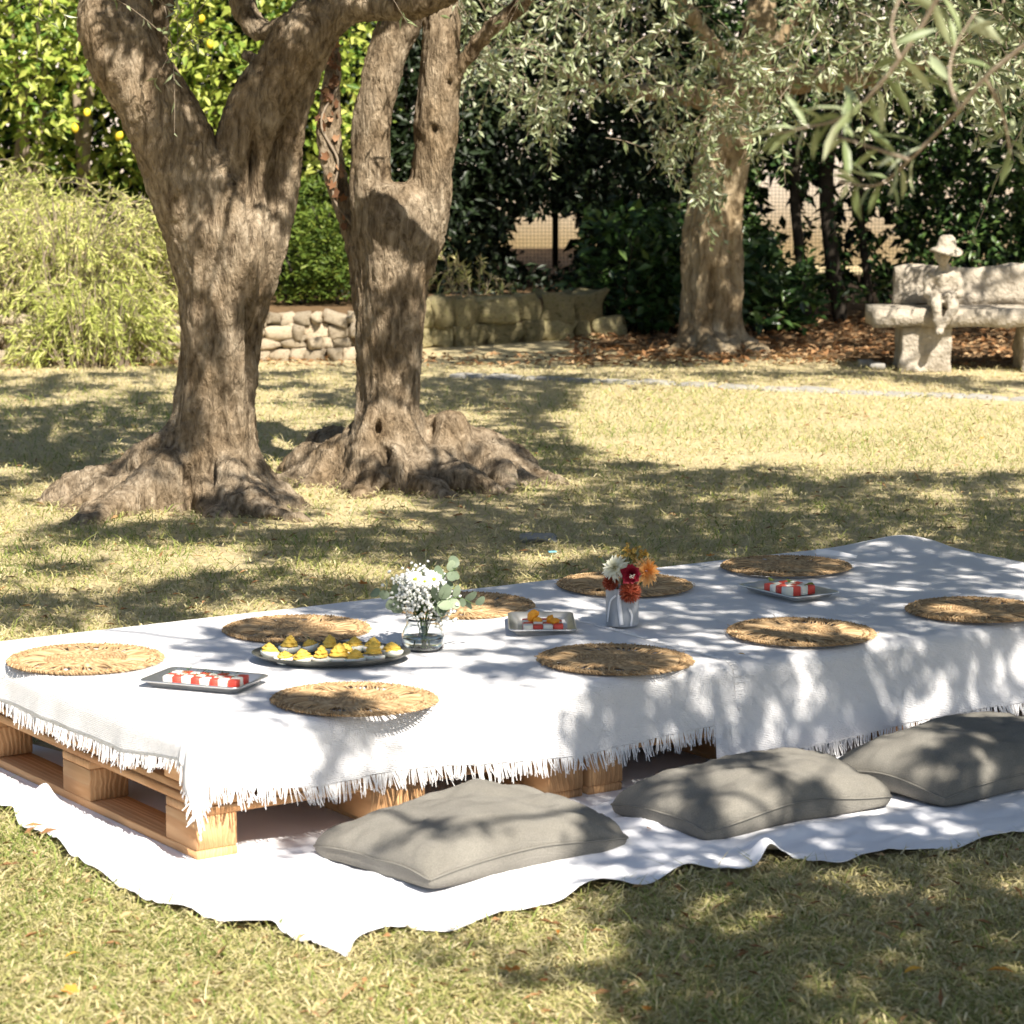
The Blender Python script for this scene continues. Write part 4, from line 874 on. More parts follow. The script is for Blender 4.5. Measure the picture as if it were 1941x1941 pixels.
# leaf litter
mb = MB(); n = 4200; x = rng.uniform(1080, 2250, n); y = rng.uniform(600, 692, n); p = np.array([P(a, b, .012)[:] for a, b in zip(x, y)]); p[:, 2] += rng.uniform(0, .025, n)
D = rng.normal(size=(n, 3))*np.array([1, 1, .25]); leaves(mb, p, D, rng.uniform(.03, .09, n), rng.uniform(.015, .04, n), rng.random(n), .2, np.tile((0, 0, 1.), (n, 1)))
n = 700; x = rng.uniform(-100, 1150, n); y = rng.uniform(668, 692, n); p = np.array([P(a, b, .02)[:] for a, b in zip(x, y)]); D = rng.normal(size=(n, 3))*np.array([1, 1, .25])
p = p[p[:, 1] < np.interp(p[:, 0], [WL0.x, WL1.x, WR0.x, WR1.x], [WL0.y, WL1.y, WR0.y, WR1.y])-.03]; D = D[:len(p)]; n = len(p)
leaves(mb, p, D, rng.uniform(.03, .08, n), rng.uniform(.012, .03, n), rng.random(n), .2, np.tile((0, 0, 1.), (n, 1)))
o_l = MB(); n = 2600; x = rng.uniform(-300, 2240, n); y = 690+1450*rng.random(n)**1.1; p = np.array([P(a, b, 0)[:] for a, b in zip(x, y)]); p = p[~inpoly(p[:, 0], p[:, 1], SPOLY_IN)]; n = len(p); p[:, 2] = rng.uniform(.008, .03, n)
leaves(o_l, p, rng.normal(size=(n, 3))*np.array([1, 1, .2]), rng.uniform(.025, .055, n), rng.uniform(.006, .013, n), rng.random(n), .25, np.tile((0, 0, 1.), (n, 1)))
o = o_l.build('dry_olive_leaves', M['litter'], None, False); props(o, 'small dry olive leaves strewn over the lawn', 'leaf litter', None, 'stuff')
o = mb.build('leaf_litter', M['litter'], None, False); props(o, 'dry brown leaf litter under the hedge and along the wall', 'leaf litter', None, 'stuff')

# ------------------------------------------------------------------ pallets
PW, PL = 1.02, 1.20; BT = .020; BLK = PH-3*BT
def one_box(name, s, bev=.003): 
    mb = MB(); add_box(mb, (0, 0, 0), s, bev); me = mb.mesh(name, False); me.materials.append(M['pine']); return me
me_deck = one_box('deck_board', (.145, PL, BT)); me_deck2 = one_box('deck_board', (.10, PL, BT)); me_str = one_box('stringer_board', (.145, PW, BT)); me_bot = one_box('bottom_board', (.10, PL, BT)); me_blk = one_box('block', (.10, .145, BLK)); me_blk2 = one_box('block', (.145, .145, BLK))
def pallet(a0, z0, label, jit=0):
    root = empty('wooden_pallet', TB(a0, jit, z0), label, 'pallet', 'stacked wooden pallets under the table', RZ)
    e = .0006
    for i, x in enumerate((.05, PW/2, PW-.05)):
        link('bottom_board', me_bot, None, root, (x, PL/2, BT/2))
        for y in (.0725, PL/2, PL-.0725): link('block', me_blk2 if i == 1 else me_blk, None, root, (x, y+rng.normal(0, .0015), BT+BLK/2)).rotation_euler = (0, 0, rng.normal(0, .008))
    for y in (.0725, PL/2, PL-.0725): link('stringer_board', me_str, None, root, (PW/2, y, BT+BLK+BT/2), math.pi/2)
    for x, m in ((.0725, me_deck), (.245, me_deck2), (.38, me_deck2), (PW/2, me_deck), (.64, me_deck2), (.775, me_deck2), (PW-.0725, me_deck)):
        link('deck_board', m, None, root, (x, PL/2+rng.normal(0, .002), BT*2+BLK+BT/2))
pallet(0, .006, 'lower pallet of the left stack, its corner block bare in the sun')
pallet(0.004, .006+PH+.0005, 'upper pallet of the left stack, directly under the fringed cloth', .01)
pallet(1.035, .006, 'lower pallet of the middle stack, blocks showing behind the cushions')
pallet(1.03, .006+PH+.0005, 'upper pallet of the middle stack, hidden by the hanging throw', .004)
pallet(2.065, .006, 'lower pallet of the right stack, behind the far hanging throw')
pallet(2.06, .006+PH+.0005, 'upper pallet of the right stack, behind the far hanging throw')
TA1 = 3.085

# ------------------------------------------------------------------ ground sheet
def make_sheet():
    out = SHEET; seg = np.linalg.norm(np.diff(out, axis=0), axis=1); s = np.r_[0, np.cumsum(seg)]; N = 620
    ss = np.linspace(0, s[-1], N); ox = np.interp(ss, s, out[:, 0]); oy = np.interp(ss, s, out[:, 1])
    kx = np.array([.25, .5, .25])
    for _ in range(10): ox[1:-1] = np.convolve(ox, kx, 'valid'); oy[1:-1] = np.convolve(oy, kx, 'valid')
    # inner end of each rib: a spine down the middle of the table
    A0, A1 = TB(.30, .62), TB(3.2, .62)
    tt = np.clip((ss-s[14])/(s[-1]-s[14]), 0, 1)**1.0; ix = A0.x+(A1.x-A0.x)*tt; iy = A0.y+(A1.y-A0.y)*tt
    Mn = 90; v = np.linspace(0, 1, Mn)**1.35
    X = ox[:, None]*(1-v)+ix[:, None]*v; Y = oy[:, None]*(1-v)+iy[:, None]*v
    a = (X-AO.x)*UV_.x+(Y-AO.y)*UV_.y; b = (X-AO.x)*NV_.x+(Y-AO.y)*NV_.y
    dist = np.maximum(np.maximum(-a, -b), 0); outm = np.clip((dist-.012)/.05, 0, 1)
    # folds run roughly along the table, with a few across
    f1 = n2(a, b, 1.6, 9, 3, 2); f2 = n2(a+b*.6, b-a*.4, 3.2, 13, 5, 2); f3 = n2(a, b, 14, 14, 7, 2); f4 = n2(a-b*.8, b, 5, 2.2, 8, 2)
    wr = .013*np.maximum(0, f1+.1)+.007*(1-np.abs(f2))**3+.0016*(1-np.abs(n2(a, b, 16, 22, 27, 2)))**4+.0006*f3+.010*np.maximum(0, f4)
    edge = (X-ox[:, None])**2+(Y-oy[:, None])**2; edge = np.exp(-np.sqrt(edge)/.09)
    hem = .5+.5*n2(ss*4.5, ss*0, 1, 1, 12, 1)
    lift = edge*(.004+.016*np.clip(hem, 0, 1)[:, None])
    Z = .006+outm*(wr+lift)+edge*.004
    # a stand-up fold by the left hem and the corner peak
    for (px, py, rr, hh) in ((85, 1532, .035, .045), (517, 1745, .03, .03), (300, 1600, .05, .035), (240, 1560, .05, .03), (1450, 1640, .035, .035), (640, 1800, .05, .012)):
        q = P(px, py); Z = Z+outm*hh*np.exp(-((X-q.x)**2+(Y-q.y)**2)/rr**2)
    Z = np.minimum(Z, .006+.9*np.maximum(dist, 0)+edge*.002+.001)
    V = np.stack([X, Y, Z], -1).reshape(-1, 3)
    o = link('ground_sheet', mesh_np('ground_sheet', V, grid_faces(N, Mn)), M['sheet']); md = o.modifiers.new('thickness', 'SOLIDIFY'); md.thickness = .0012; md.offset = 0
    props(o, 'rumpled white cotton sheet spread on the grass under the table', 'sheet')
    return X, Y, Z
make_sheet()

# ------------------------------------------------------------------ throws on the table
def drape(a, b, zt, Ta0, Ta1, Tb1, seed, thick):
    """cloth coordinates (metres, measured on the flat table) -> world"""
    oa = np.where(a < Ta0, a-Ta0, np.where(a > Ta1, a-Ta1, 0.)); ob = np.where(b < 0, b, np.where(b > Tb1, b-Tb1, 0.))
    oa = np.where(a < Ta0, oa*(.66+.34*np.clip(b/.28, 0, 1)), oa)
    d = np.hypot(oa, ob); R = .034; arc = R*np.pi/2
    xo = np.where(d < arc, R*np.sin(np.minimum(d, arc)/R), R+(d-arc)*.10); dz = np.where(d < arc, R*(1-np.cos(np.minimum(d, arc)/R)), R+(d-arc)*.985)
    ua = np.where(d > 1e-9, oa/np.maximum(d, 1e-9), 0); ub = np.where(d > 1e-9, ob/np.maximum(d, 1e-9), 0)
    cf = np.clip(np.minimum(np.abs(oa), np.abs(ob))/.05, 0, 1); dz = dz*(1+.38*cf)
    hangf = np.clip((d-.02)/.12, 0, 1); along = np.where(np.abs(ob) > np.abs(oa), a, b)
    corner = np.clip(np.minimum(np.abs(oa), np.abs(ob))/.05, 0, 1)
    rip = (.011*n2(along, d*.4, 7, 2, seed, 2)+.006*n2(along, d, 19, 6, seed+1, 1)+.004)*hangf+corner*(.018*np.cos(6*np.arctan2(ob, oa)+.7)+.02)
    xo = xo+np.maximum(rip, -.008)
    ca, cb = np.clip(a, Ta0, Ta1), np.clip(b, 0, Tb1)
    X = ca+ua*xo; Y = cb+ub*xo
    top = 1-np.clip(d/.03, 0, 1)
    z = zt-dz+top*(.0022*n2(a, b, 3, 3, seed+2, 2)+.0016*(1-np.abs(n2(a, b, 2.2, 5, seed+3, 1)))+.0006*n2(a, b, 25, 25, seed+4, 1))+thick
    W = np.stack([AO.x+UV_.x*X+NV_.x*Y, AO.y+UV_.y*X+NV_.y*Y, z], -1)
    return W
def make_throw(label, ca0, ca1, hem, cb1, zt, Ta0, Ta1, seed, humps=(), clampmin=.012):
    Na = int((ca1-ca0)/.0105); t = np.linspace(0, 1, 150)
    a1 = np.linspace(ca0, ca1, Na); hb = np.array([hem(x) for x in a1])
    a = np.repeat(a1[:, None], 150, 1); b = -hb[:, None]*(1-t)+cb1*t
    b = np.where(True, b, b)
    # keep more rows on the hanging front
    tt = np.r_[np.linspace(0, 1, 46), np.linspace(0, 1, 105)[1:]]; 
    bf = -hb[:, None]*(1-np.linspace(0, 1, 46)); bt = np.linspace(0, cb1, 105)[1:]
    b = np.concatenate([bf, np.repeat(bt[None], Na, 0)], 1)
    fn = lambda aa, bb: humped(drape(aa, bb, zt, Ta0, Ta1, 1.2, seed, 0), aa, bb)
    def humped(W, aa, bb):
        for (ha, hb_, ra, rb, hh) in humps: W[..., 2] += hh*np.exp(-((aa-ha)/ra)**2-((bb-hb_)/rb)**2)*((bb > -.01) & (bb < 1.21))
        W[..., 2] = np.maximum(W[..., 2], clampmin+.004*np.sin(aa*40))
        return W
    W = fn(a, b); nb = a.shape[1]
    me = mesh_np('throw', W.reshape(-1, 3), grid_faces(Na, nb), True, None, np.stack([a, b], -1).reshape(-1, 2))
    root = empty('white_throw', TB((ca0+ca1)/2, .6, zt), label, 'throw', 'white throws over the table'); o = link('cloth', me, M['throw'], root); o.data.transform(Matrix.Translation(-root.location))
    md = o.modifiers.new('thickness', 'SOLIDIFY'); md.thickness = .0022; md.offset = 0
    return root, fn, hem
def fringe(root, fn, pts, outd, n, ln=.034, name='fringe', gap=0., zmin=.01):
    """strands from hem points; pts(s)->(a,b), outd(s)->(da,db) outward in cloth coordinates"""
    mb = MB(); s = np.linspace(0, 1, n); tass = (s*n/5).astype(int)
    jit = rng.normal(size=(tass.max()+1, 3))
    for i, q in enumerate(s):
        if rng.random() < .28: continue
        a, b = pts(q); da, db = outd(q); k = tass[i]; L = ln*(.75+.45*rng.random())*(1+.15*jit[k, 2])
        l4 = np.linspace(0, L, 5); path = fn(a+da*l4, b+db*l4)[:, :3]
        path[0] += [0, 0, .0]
        tw = np.linspace(0, 1, 5)[:, None]**1.2
        path = path+tw*(np.array([UV_.x, UV_.y, 0])*(jit[k, 0]*.006+rng.normal(0, .003))+np.array([-NV_.x, -NV_.y, 0])*(abs(jit[k, 1])*.005+rng.normal(0, .002)))
        path[:, 2] = np.maximum(path[:, 2], zmin)
        add_tube(mb, path, np.linspace(.0013, .0009, 5), 3, cap=False)
    o = mb.build(name, M['fringe'], root); o['kind'] = 'stuff'; o.data.transform(Matrix.Translation(-root.location))
hemA = lambda x: .125+.035*np.clip(x/.3, 0, 1)+.02*np.clip((x-.5)/.5, 0, 1)-.02*np.clip((x-1.15)/.3, 0, 1)+.006*math.sin(x*9)
hemB = lambda x: .235+.012*math.sin(x*5)
HA = [(.95, .75, .05, .14, .006), (1.36, .62, .05, .2, .012), (1.28, .40, .06, .10, .010), (1.42, .85, .03, .3, .006), (.5, 1.1, .3, .05, .004)]
rB, fB, _ = make_throw('white woven throw covering the right half of the table down to the ground', 1.37, TA1+.10, hemB, 1.27, ZT+.004, -9, TA1, 60, [(2.98, 1.10, .12, .10, .034), (2.55, 1.13, .12, .05, .012), (2.2, .45, .3, .06, .003)])
rA, fA, _ = make_throw('white fringed throw covering the left half of the table, folded over the corner', -.105, 1.44, hemA, 1.29, ZT+.009, 0, 9, 40, HA)
hA0, hB0 = hemA, hemB
fringe(rA, fA, lambda s: (-.10+1.54*s, -hA0(-.10+1.54*s)), lambda s: (0, -1), 900)
fringe(rA, fA, lambda s: (-.105, -hA0(-.105)+(1.29+hA0(-.105))*s), lambda s: (-1, 0), 760, .030)
fringe(rA, fA, lambda s: (1.44, -hA0(1.44)+(1.2+hA0(1.44))*s), lambda s: (1, 0), 420, .022)
fringe(rB, fB, lambda s: (1.39+1.75*s, -hB0(1.39+1.75*s)), lambda s: (0, -1), 760, .032, zmin=.014)
# the folded-over flap at the back
fl = MB(); c0 = P(1545, 1052, ZC+.004); c1 = P(1622, 1057, ZC+.004); n = 16
t = np.linspace(0, 1, n)[:, None]; basep = np.array(c0)*(1-t)+np.array(c1)*t; V = []
for k in range(6): V.append(basep+np.array([NV_.x*.02*k/5+.004*k*np.ones(1)[0], NV_.y*.02*k/5, 0])+np.array([0, 0, 1])*(.018*math.sin(k/5*2.4))*(.6+.4*np.sin(t*3+1)))
fl.add(np.array(V).reshape(-1, 3), grid_faces(6, n)); o = fl.build('folded_flap', M['throw'], rB); place_under(rB, [o]); md = o.modifiers.new('t', 'SOLIDIFY'); md.thickness = .002

# ------------------------------------------------------------------ cushions
def cushion(Lp, Np, Rp, hgt, label, seed):
    L_, N_, R_ = Vector(Lp), Vector(Np), Vector(Rp); e1 = (R_-N_); e1.z = 0; lx = e1.length; e1.normalize(); e2 = Vector((-e1.y, e1.x, 0)); ly = max(.33, abs((L_-N_).dot(e2)))
    c = N_+e1*lx/2+e2*ly/2+e1*((L_-N_).dot(e1))*.5; root = empty('cushion', (c.x, c.y, 0), label, 'cushion', 'grey cushions along the table', math.atan2(e1.y, e1.x))
    n, m = 64, 48; s = np.sin(np.linspace(-1, 1, n)*np.pi/2); t = np.sin(np.linspace(-1, 1, m)*np.pi/2); Sg, Tg = np.meshgrid(s, t, indexing='ij')
    X = lx*.51*Sg*(1-.05*(1-Tg**2)*np.abs(Sg)**3); Y = ly*.53*Tg*(1-.06*(1-Sg**2)*np.abs(Tg)**3)
    prof = ((1-np.abs(Sg)**2.6)*(1-np.abs(Tg)**2.4)); prof = np.clip(prof, 0, 1); pb = prof**.28; prof = prof**.43
    rc = 1-.05*(np.abs(Sg)*np.abs(Tg))**6; X = X*rc; Y = Y*rc
    wr = .016*n2(Sg*1.0+seed, Tg, 2.1, 2.1, seed, 2)*prof+.007*(1-np.abs(n2(Sg+.5*Tg, Tg, 3.2, 4.5, seed+2, 2)))**3*prof-.010*np.exp(-(Sg**2+Tg**2)*2.2)
    # tuck lines that start at the seam
    ed = np.exp(-(1-np.maximum(np.abs(Sg), np.abs(Tg)))*7); wr = wr+ed*prof**.3*.020*n2(np.arctan2(Tg, Sg)*3, Sg*0, 3, 1, seed+4, 2)-.012*np.exp(-((Sg*.8+Tg*.5-.25)/.07)**2)*np.clip(1-prof*.6, 0, 1)*prof
    seam = .060+.016*n2(Sg, Tg, 1.4, 1.4, seed+6, 1)-.018*(np.abs(Sg)*np.abs(Tg))**2
    Zt = seam+prof*(hgt-.060)+wr; Zb = np.maximum(seam-pb*.075, .016+.003*n2(Sg, Tg, 4, 4, seed+9, 1)); Zb = np.minimum(Zb, seam)
    V = np.concatenate([np.stack([X, Y, Zt], -1).reshape(-1, 3), np.stack([X, Y, Zb], -1).reshape(-1, 3)]); Fq = grid_faces(n, m)
    bd = np.r_[np.arange(0, n*m, m), np.arange((n-1)*m+1, n*m), np.arange((n-1)*m-1, 0, -m), np.arange(m-2, 0, -1)]; 
    b2 = np.roll(bd, -1); rim = np.stack([bd, bd+n*m, b2+n*m, b2], -1)
    link('cover', mesh_np('cover', V, np.concatenate([Fq, Fq[:, ::-1]+n*m, rim])), M['linen'], root)
    pth = V[bd]; ctr = pth.mean(0); pth = pth+(pth-ctr)*np.array([.004, .006, 0])
    mb = MB(); add_tube(mb, np.vstack([pth, pth[:1]]), .0022, 6, cap=False); mb.build('piping', M['piping'], root)
zc = .045
cushion(P(598, 1595, zc), P(800, 1670, zc), P(1187, 1582, zc), .134, 'grey linen cushion nearest the camera, in sun beside the bare pallet corner', 3)
cushion(P(1163, 1520, zc), P(1330, 1575, zc), P(1692, 1503, zc), .128, 'middle grey cushion of the row, mostly in shade', 5)
cushion(P(1598, 1450, zc), P(1752, 1520, zc), P(2095, 1440, zc), .146, 'grey cushion farthest right, cut off by the picture edge', 8)

# ------------------------------------------------------------------ placemats
def mat_meshes():
    R = .19; rr = np.random.default_rng(3)
    mb = MB(); turns = 13; k = turns*56; th = np.linspace(0, turns*2*np.pi, k); r = .004+th/(2*np.pi)*.0076
    pth = np.stack([r*np.cos(th), r*np.sin(th), .004+.0012*np.sin(th*17)], -1); 
    V, Q, T = tube(pth, .0043, 6, lambda s, ph: 1+.18*np.sin(ph*2+s*turns*200)); tn = .5+.28*np.sin(th*31)+.25*rr.normal(size=k); mb.add(V[:k*6], Q, np.repeat(np.clip(tn, 0, 1), 6))
    c = mb.mesh('centre_weave')
    mb = MB(); a = 0.
    while a < 2*np.pi:
        a += .022 if (a*9 % 2.0) < 1.25 else .075; sl = .10+.05*rr.normal()+.12*math.sin(a*9)
        p = np.array([[.098*math.cos(a), .098*math.sin(a), .004], [.128*math.cos(a+sl*.5), .128*math.sin(a+sl*.5), .006+.002*rr.normal()], [.158*math.cos(a+sl), .158*math.sin(a+sl), .004]])
        add_tube(mb, catmull(p, 5), .0022, 4, float(np.clip(.6+.25*rr.normal(), 0, 1)), cap=False)
    sp = mb.mesh('spokes')
    mb = MB()
    for j, r0 in enumerate((.159, .167, .175, .183)):
        m = int(2*np.pi*r0/.0075)
        for i in range(m):
            a = 2*np.pi*(i+rr.random()*.5)/m; da = .075; s = 1 if j % 2 else -1
            p = np.array([[(r0-.006*s)*math.cos(a), (r0-.006*s)*math.sin(a), .003], [r0*math.cos(a+da/2), r0*math.sin(a+da/2), .0075+.0008*rr.normal()], [(r0+.006*s+.002*rr.normal())*math.cos(a+da), (r0+.006*s)*math.sin(a+da), .003]])
            add_tube(mb, p, .0019, 4, float(np.clip(.5+.28*rr.normal(), 0, 1)), cap=False)
    for _ in range(26):
        a = rr.uniform(0, 6.283); r0 = .186; p = np.array([[r0*math.cos(a), r0*math.sin(a), .004], [(r0+.01)*math.cos(a+.03), (r0+.01)*math.sin(a+.03), .006+.003*rr.normal()]]); add_tube(mb, p, .0008, 3, .7, cap=False)
    for q in (.158, .1685, .178):
        ph = np.linspace(0, 2*np.pi, 90); add_tube(mb, np.stack([q*np.cos(ph), q*np.sin(ph), .0035+0*ph], -1), .0036, 4, .3, cap=False)
    return c, sp, mb.mesh('rim')
MC, MS, MR = mat_meshes()
for m_ in (MC, MS, MR): m_.materials.append(M['straw'])
MATS = [(162, 1246, 'round straw placemat at the far left end of the table'), (563, 1189, 'round straw placemat behind the plate of eggs'), (672, 1322, 'round straw placemat at the front edge below the plate of eggs'),
 (880, 1145, 'round straw placemat half hidden behind the white bouquet'), (1184, 1105, 'round straw placemat behind the vase of orange and red flowers'), (1166, 1247, 'round straw placemat at the front edge near the middle of the table'),
 (1490, 1070, 'round straw placemat at the back, nearest the folded cloth flap'), (1519, 1195, 'round straw placemat at the front edge of the right throw, whole'), (1852, 1153, 'round straw placemat cut off by the right edge of the picture')]
for k, (x, y, lab) in enumerate(MATS):
    p = P(x, y, ZC+.008); p.z = ZT+.0125; r = empty('placemat', p, lab, 'placemat', 'round straw placemats', rng.uniform(0, 6.28)); r.rotation_euler.x = rng.normal(0, .006); r.rotation_euler.y = rng.normal(0, .006)
    a_, b_ = tab(p)
    for nm, me in (('centre_weave', MC), ('spokes', MS), ('rim', MR)): link(nm, me, None, r)

# ------------------------------------------------------------------ trays with cubes
def rrect(w_, d_, r, z, n=5):
    pts = []
    for cx, cy, a0 in ((w_/2-r, d_/2-r, 0), (-w_/2+r, d_/2-r, 90), (-w_/2+r, -d_/2+r, 180), (w_/2-r, -d_/2+r, 270)):
        for k in range(n+1): a = math.radians(a0+90*k/n); pts.append((cx+r*math.cos(a), cy+r*math.sin(a), z))
    return np.array(pts)
def tray(c, rz, w_, d_, h, label):
    root = empty('serving_tray', c, label, 'tray', 'metal serving trays', rz); lo = []
    for (ins, z, r) in ((.022, .0, .014), (.006, h*.9, .018), (.0, h, .02), (-.003, h-.002, .02), (-.001, h-.005, .02), (.004, h*.8, .018), (.018, -.0, .014)):
        lo.append(rrect(w_-2*ins, d_-2*ins, r, z+(.0022 if ins == .022 else 0)))
    V = np.concatenate(lo); m = len(lo[0]); mb = MB(); mb.add(V, grid_faces(len(lo), m, True))
    lip = mb.build('rim', M['steel'], root)
    for nm, L_, z in (('base', lo[0], .0022), ('underside', lo[-1], 0)):
        bm = bmesh.new(); bm.faces.new([bm.verts.new(Vector(p)) for p in L_]); me = bpy.data.meshes.new(nm); bm.to_mesh(me); bm.free(); link(nm, me, M['steel'], root)
    return root
CUBE = {}
for kd in ('feta', 'melon'):
    for v in range(3):
        mb = MB(); add_box(mb, (0, 0, .5), (1, 1, 1), .07); me = mb.mesh(kd, False); co = np.array([x.co[:] for x in me.vertices]); co += fbm(co*2+v*3, 2, v+(5 if kd == 'feta' else 9))[:, None]*.04*np.array([1, 1, .6])
        me.vertices.foreach_set('co', co.astype(np.float32).ravel()); me.materials.append(M[kd]); CUBE[kd, v] = me
ORD = ['first', 'second', 'third', 'fourth', 'fifth', 'sixth', 'seventh', 'eighth']; ROW = {3: ['front', 'middle', 'back'], 4: ['front', 'second', 'third', 'back']}
def cubes(c, rz, nx, ny, s, tname, ox=0, oy=0, first='feta'):
    R = Matrix.Rotation(rz, 3, 'Z')
    for j in range(ny):
        for i in range(nx):
            kd = first if (i+j) % 2 == 0 else ('melon' if first == 'feta' else 'feta')
            q = R@Vector((ox+(i-(nx-1)/2)*s*1.03+rng.normal(0, .0006), oy+(j-(ny-1)/2)*s*1.04+rng.normal(0, .0006), .0032)); o = link('cheese_cube' if kd == 'feta' else 'watermelon_cube', CUBE[kd, int(rng.integers(3))], None, None, c+q, rz+rng.normal(0, .04))
            z = s*rng.uniform(.94, 1.06); o.scale = (s*.985, s*.985, z)
            props(o, '%s cube, %s from left in the %s row on the %s' % ('white cheese' if kd == 'feta' else 'red watermelon', ORD[i], ROW[ny][j], tname), 'cheese' if kd == 'feta' else 'watermelon', 'cubes on the '+tname)
def herbs(c, rz, w_, d_, z, n, label, big=False):
    mb = MB(); R = np.array(Matrix.Rotation(rz, 3, 'Z')); p = np.column_stack([rng.uniform(-w_/2, w_/2, n), rng.uniform(-d_/2, d_/2, n), z+rng.uniform(.001, .004, n)])@R.T+np.array(c)
    leaves(mb, p, rng.normal(size=(n, 3))*np.array([1, 1, .2]), rng.uniform(.005, .010, n), .0035, np.zeros(n), .1, np.tile((0, 0, 1.), (n, 1))); o = mb.build('chopped_herbs', M['herb'], None, False); props(o, label, 'herbs', None, 'stuff')
zt = ZT+.0135
def tcen(*pp): 
    q = [P(x, y, zt+.015) for x, y in pp]; v = Vector((0, 0, 0))
    for k in q: v += k
    v /= len(q); v.z = zt; return v
c1 = tcen((274, 1292), (463, 1308), (497, 1274), (318, 1268)); q0, q1, q2 = P(274, 1292, zt+.015), P(463, 1308, zt+.015), P(318, 1268, zt+.015); rz1 = math.atan2(q1.y-q0.y, q1.x-q0.x)
tray(c1, rz1, .255, .165, .018, 'left metal tray with rows of watermelon and cheese cubes, beside the egg plate')
cubes(c1, rz1+.06, 8, 3, .0225, 'left tray', .01, -.018); herbs(c1+Vector((.0, -.0, 0)), rz1, .16, .06, .0255, 110, 'chopped green herbs on the cubes of the left tray')
c2 = tcen((974, 1199), (1084, 1198), (1083, 1160), (965, 1162)); tray(c2, 0.02, .165, .25, .02, 'middle metal tray between the white bouquet and the coloured flowers')
cubes(c2, .03, 4, 4, .0245, 'middle tray', .0, -.055)
c3 = tcen((1413, 1106), (1579, 1123)); q0, q1 = P(1496, 1133, zt+.012), P(1579, 1123, zt+.012); rz3 = math.atan2(q1.y-q0.y, q1.x-q0.x)
tray(c3, rz3, .16, .25, .016, 'right metal tray at the back between two placemats')
cubes(c3, rz3, 4, 4, .0245, 'right tray', -.005, -.01)
# orange pieces and mint leaves on top
def blob(name, sc3, mat, seed, loc, label, cat, group=None):
    bm = bmesh.new(); bmesh.ops.create_icosphere(bm, subdivisions=3, radius=1); co = np.array([v.co[:] for v in bm.verts]); d = fbm(co*1.6+seed, 3, seed)*.3
    for v, k in zip(bm.verts, d): v.co = Vector((v.co.x*sc3[0], v.co.y*sc3[1], (v.co.z*sc3[2])))*(1+k)
    me = bpy.data.meshes.new(name); bm.to_mesh(me); bm.free()
    for p in me.polygons: p.use_smooth = True
    o = link(name, me, mat, None, loc); props(o, label, cat, group); return o
for k, (dx, dy, lab, s) in enumerate([(-.022, -.05, 'orange fruit segment on the left of the middle tray, standing tall', 1.0), (.02, -.065, 'orange fruit segment on the right of the middle tray, lying flat', .9)]):
    o = blob('orange_segment', (.013*s, .009, .017 if k == 0 else .010), M['orange'], 4+k, c2+Vector((dx, dy, .041 if k == 0 else .034)), lab, 'orange', 'orange pieces on the middle tray'); o.rotation_euler = (.3, .5-k, .4)
    o = blob('orange_segment', (.012, .010, .009), M['orange'], 14+k, c2+Vector((dx+.012, dy-.012, .032)), ['small orange piece leaning on the tall segment of the middle tray', 'small orange piece at the right corner of the middle tray'][k], 'orange', 'orange pieces on the middle tray')
for k, (x, y) in enumerate([(1458, 1102), (1494, 1104), (1524, 1110)]):
    mb = MB(); leaves(mb, np.zeros((1, 3)), np.array([[1., .1, .1]]), .034, .022, np.array([.8]), .15, np.array([[0, 0, 1.]]), True); p = P(x, y, zt+.032); o = mb.build('mint_leaf', M['greenshrub'], None, True, p, rng.uniform(0, 6)); props(o, ['left', 'middle', 'right'][k]+' green mint leaf on the cubes of the right tray', 'mint leaf', 'mint leaves on the right tray')

# ------------------------------------------------------------------ plate of stuffed eggs
pc_ = P(628, 1244, zt+.008); pc_.z = zt-.001; pr = empty('oval_plate', pc_, 'dark oval plate carrying stuffed eggs', 'plate'); mb = MB()
V, Q = lathe([(.001, .003), (.6, .003), (.8, .006), (.93, .016), (1.0, .0215), (1.005, .0195), (.93, .012), (.78, .001), (.6, 0), (.001, 0)], 56); V[:, 0] *= .192; V[:, 1] *= .128; mb.add(V, Q); mb.build('dish', M['plate'], pr)
ev, eq = lathe([(.0001, .018), (.5, .018), (.8, .018), (.97, .0175), (1, .016), (.96, .011), (.8, .0045), (.5, .0008), (.0001, 0)], 20); ev[:, 0] *= .0285; ev[:, 1] *= .0205; egg_me = mesh_np('egg_white', ev, eq); egg_me.materials.append(M['eggwhite'])
def fill_mesh(seed):
    k = 30; z = np.linspace(0, 1, 26); ph = np.linspace(0, 2*np.pi, k, endpoint=False); Z, Ph = np.meshgrid(z, ph, indexing='ij')
    r = .0172*(1-Z**2.4)**.8*(1-.35*Z)*(1+.10*np.cos(6*Ph+9*Z))*(1+.09*np.sin(Z*20))+.0002; r = r*(1+.22*n2(np.cos(Ph)*2+seed, np.sin(Ph)*2+Z*5, 1.3, 1.3, seed, 2))
    V = np.stack([r*np.cos(Ph)*1.15+.003*Z*math.sin(seed), r*np.sin(Ph)+.003*Z*math.cos(seed), .0165+.023*Z], -1).reshape(-1, 3); return mesh_np('filling', V, grid_faces(26, k, True))
FM = [fill_mesh(s) for s in (1, 4, 7)]
for m_ in FM: m_.materials.append(M['yolk'])
def fleck_mesh(seed):
    mb = MB(); n = 16; a = rng.uniform(0, 6.28, n); zz = rng.uniform(0, .85, n); r = .0158*(1-zz**1.35)*1.12+.001; p = np.column_stack([r*np.cos(a)*1.15, r*np.sin(a), .0165+.026*zz]); leaves(mb, p, rng.normal(size=(n, 3)), rng.uniform(.003, .006, n), .0028, np.zeros(n)); return mb.mesh('herb_flecks', False)
HM = [fleck_mesh(s) for s in range(3)]
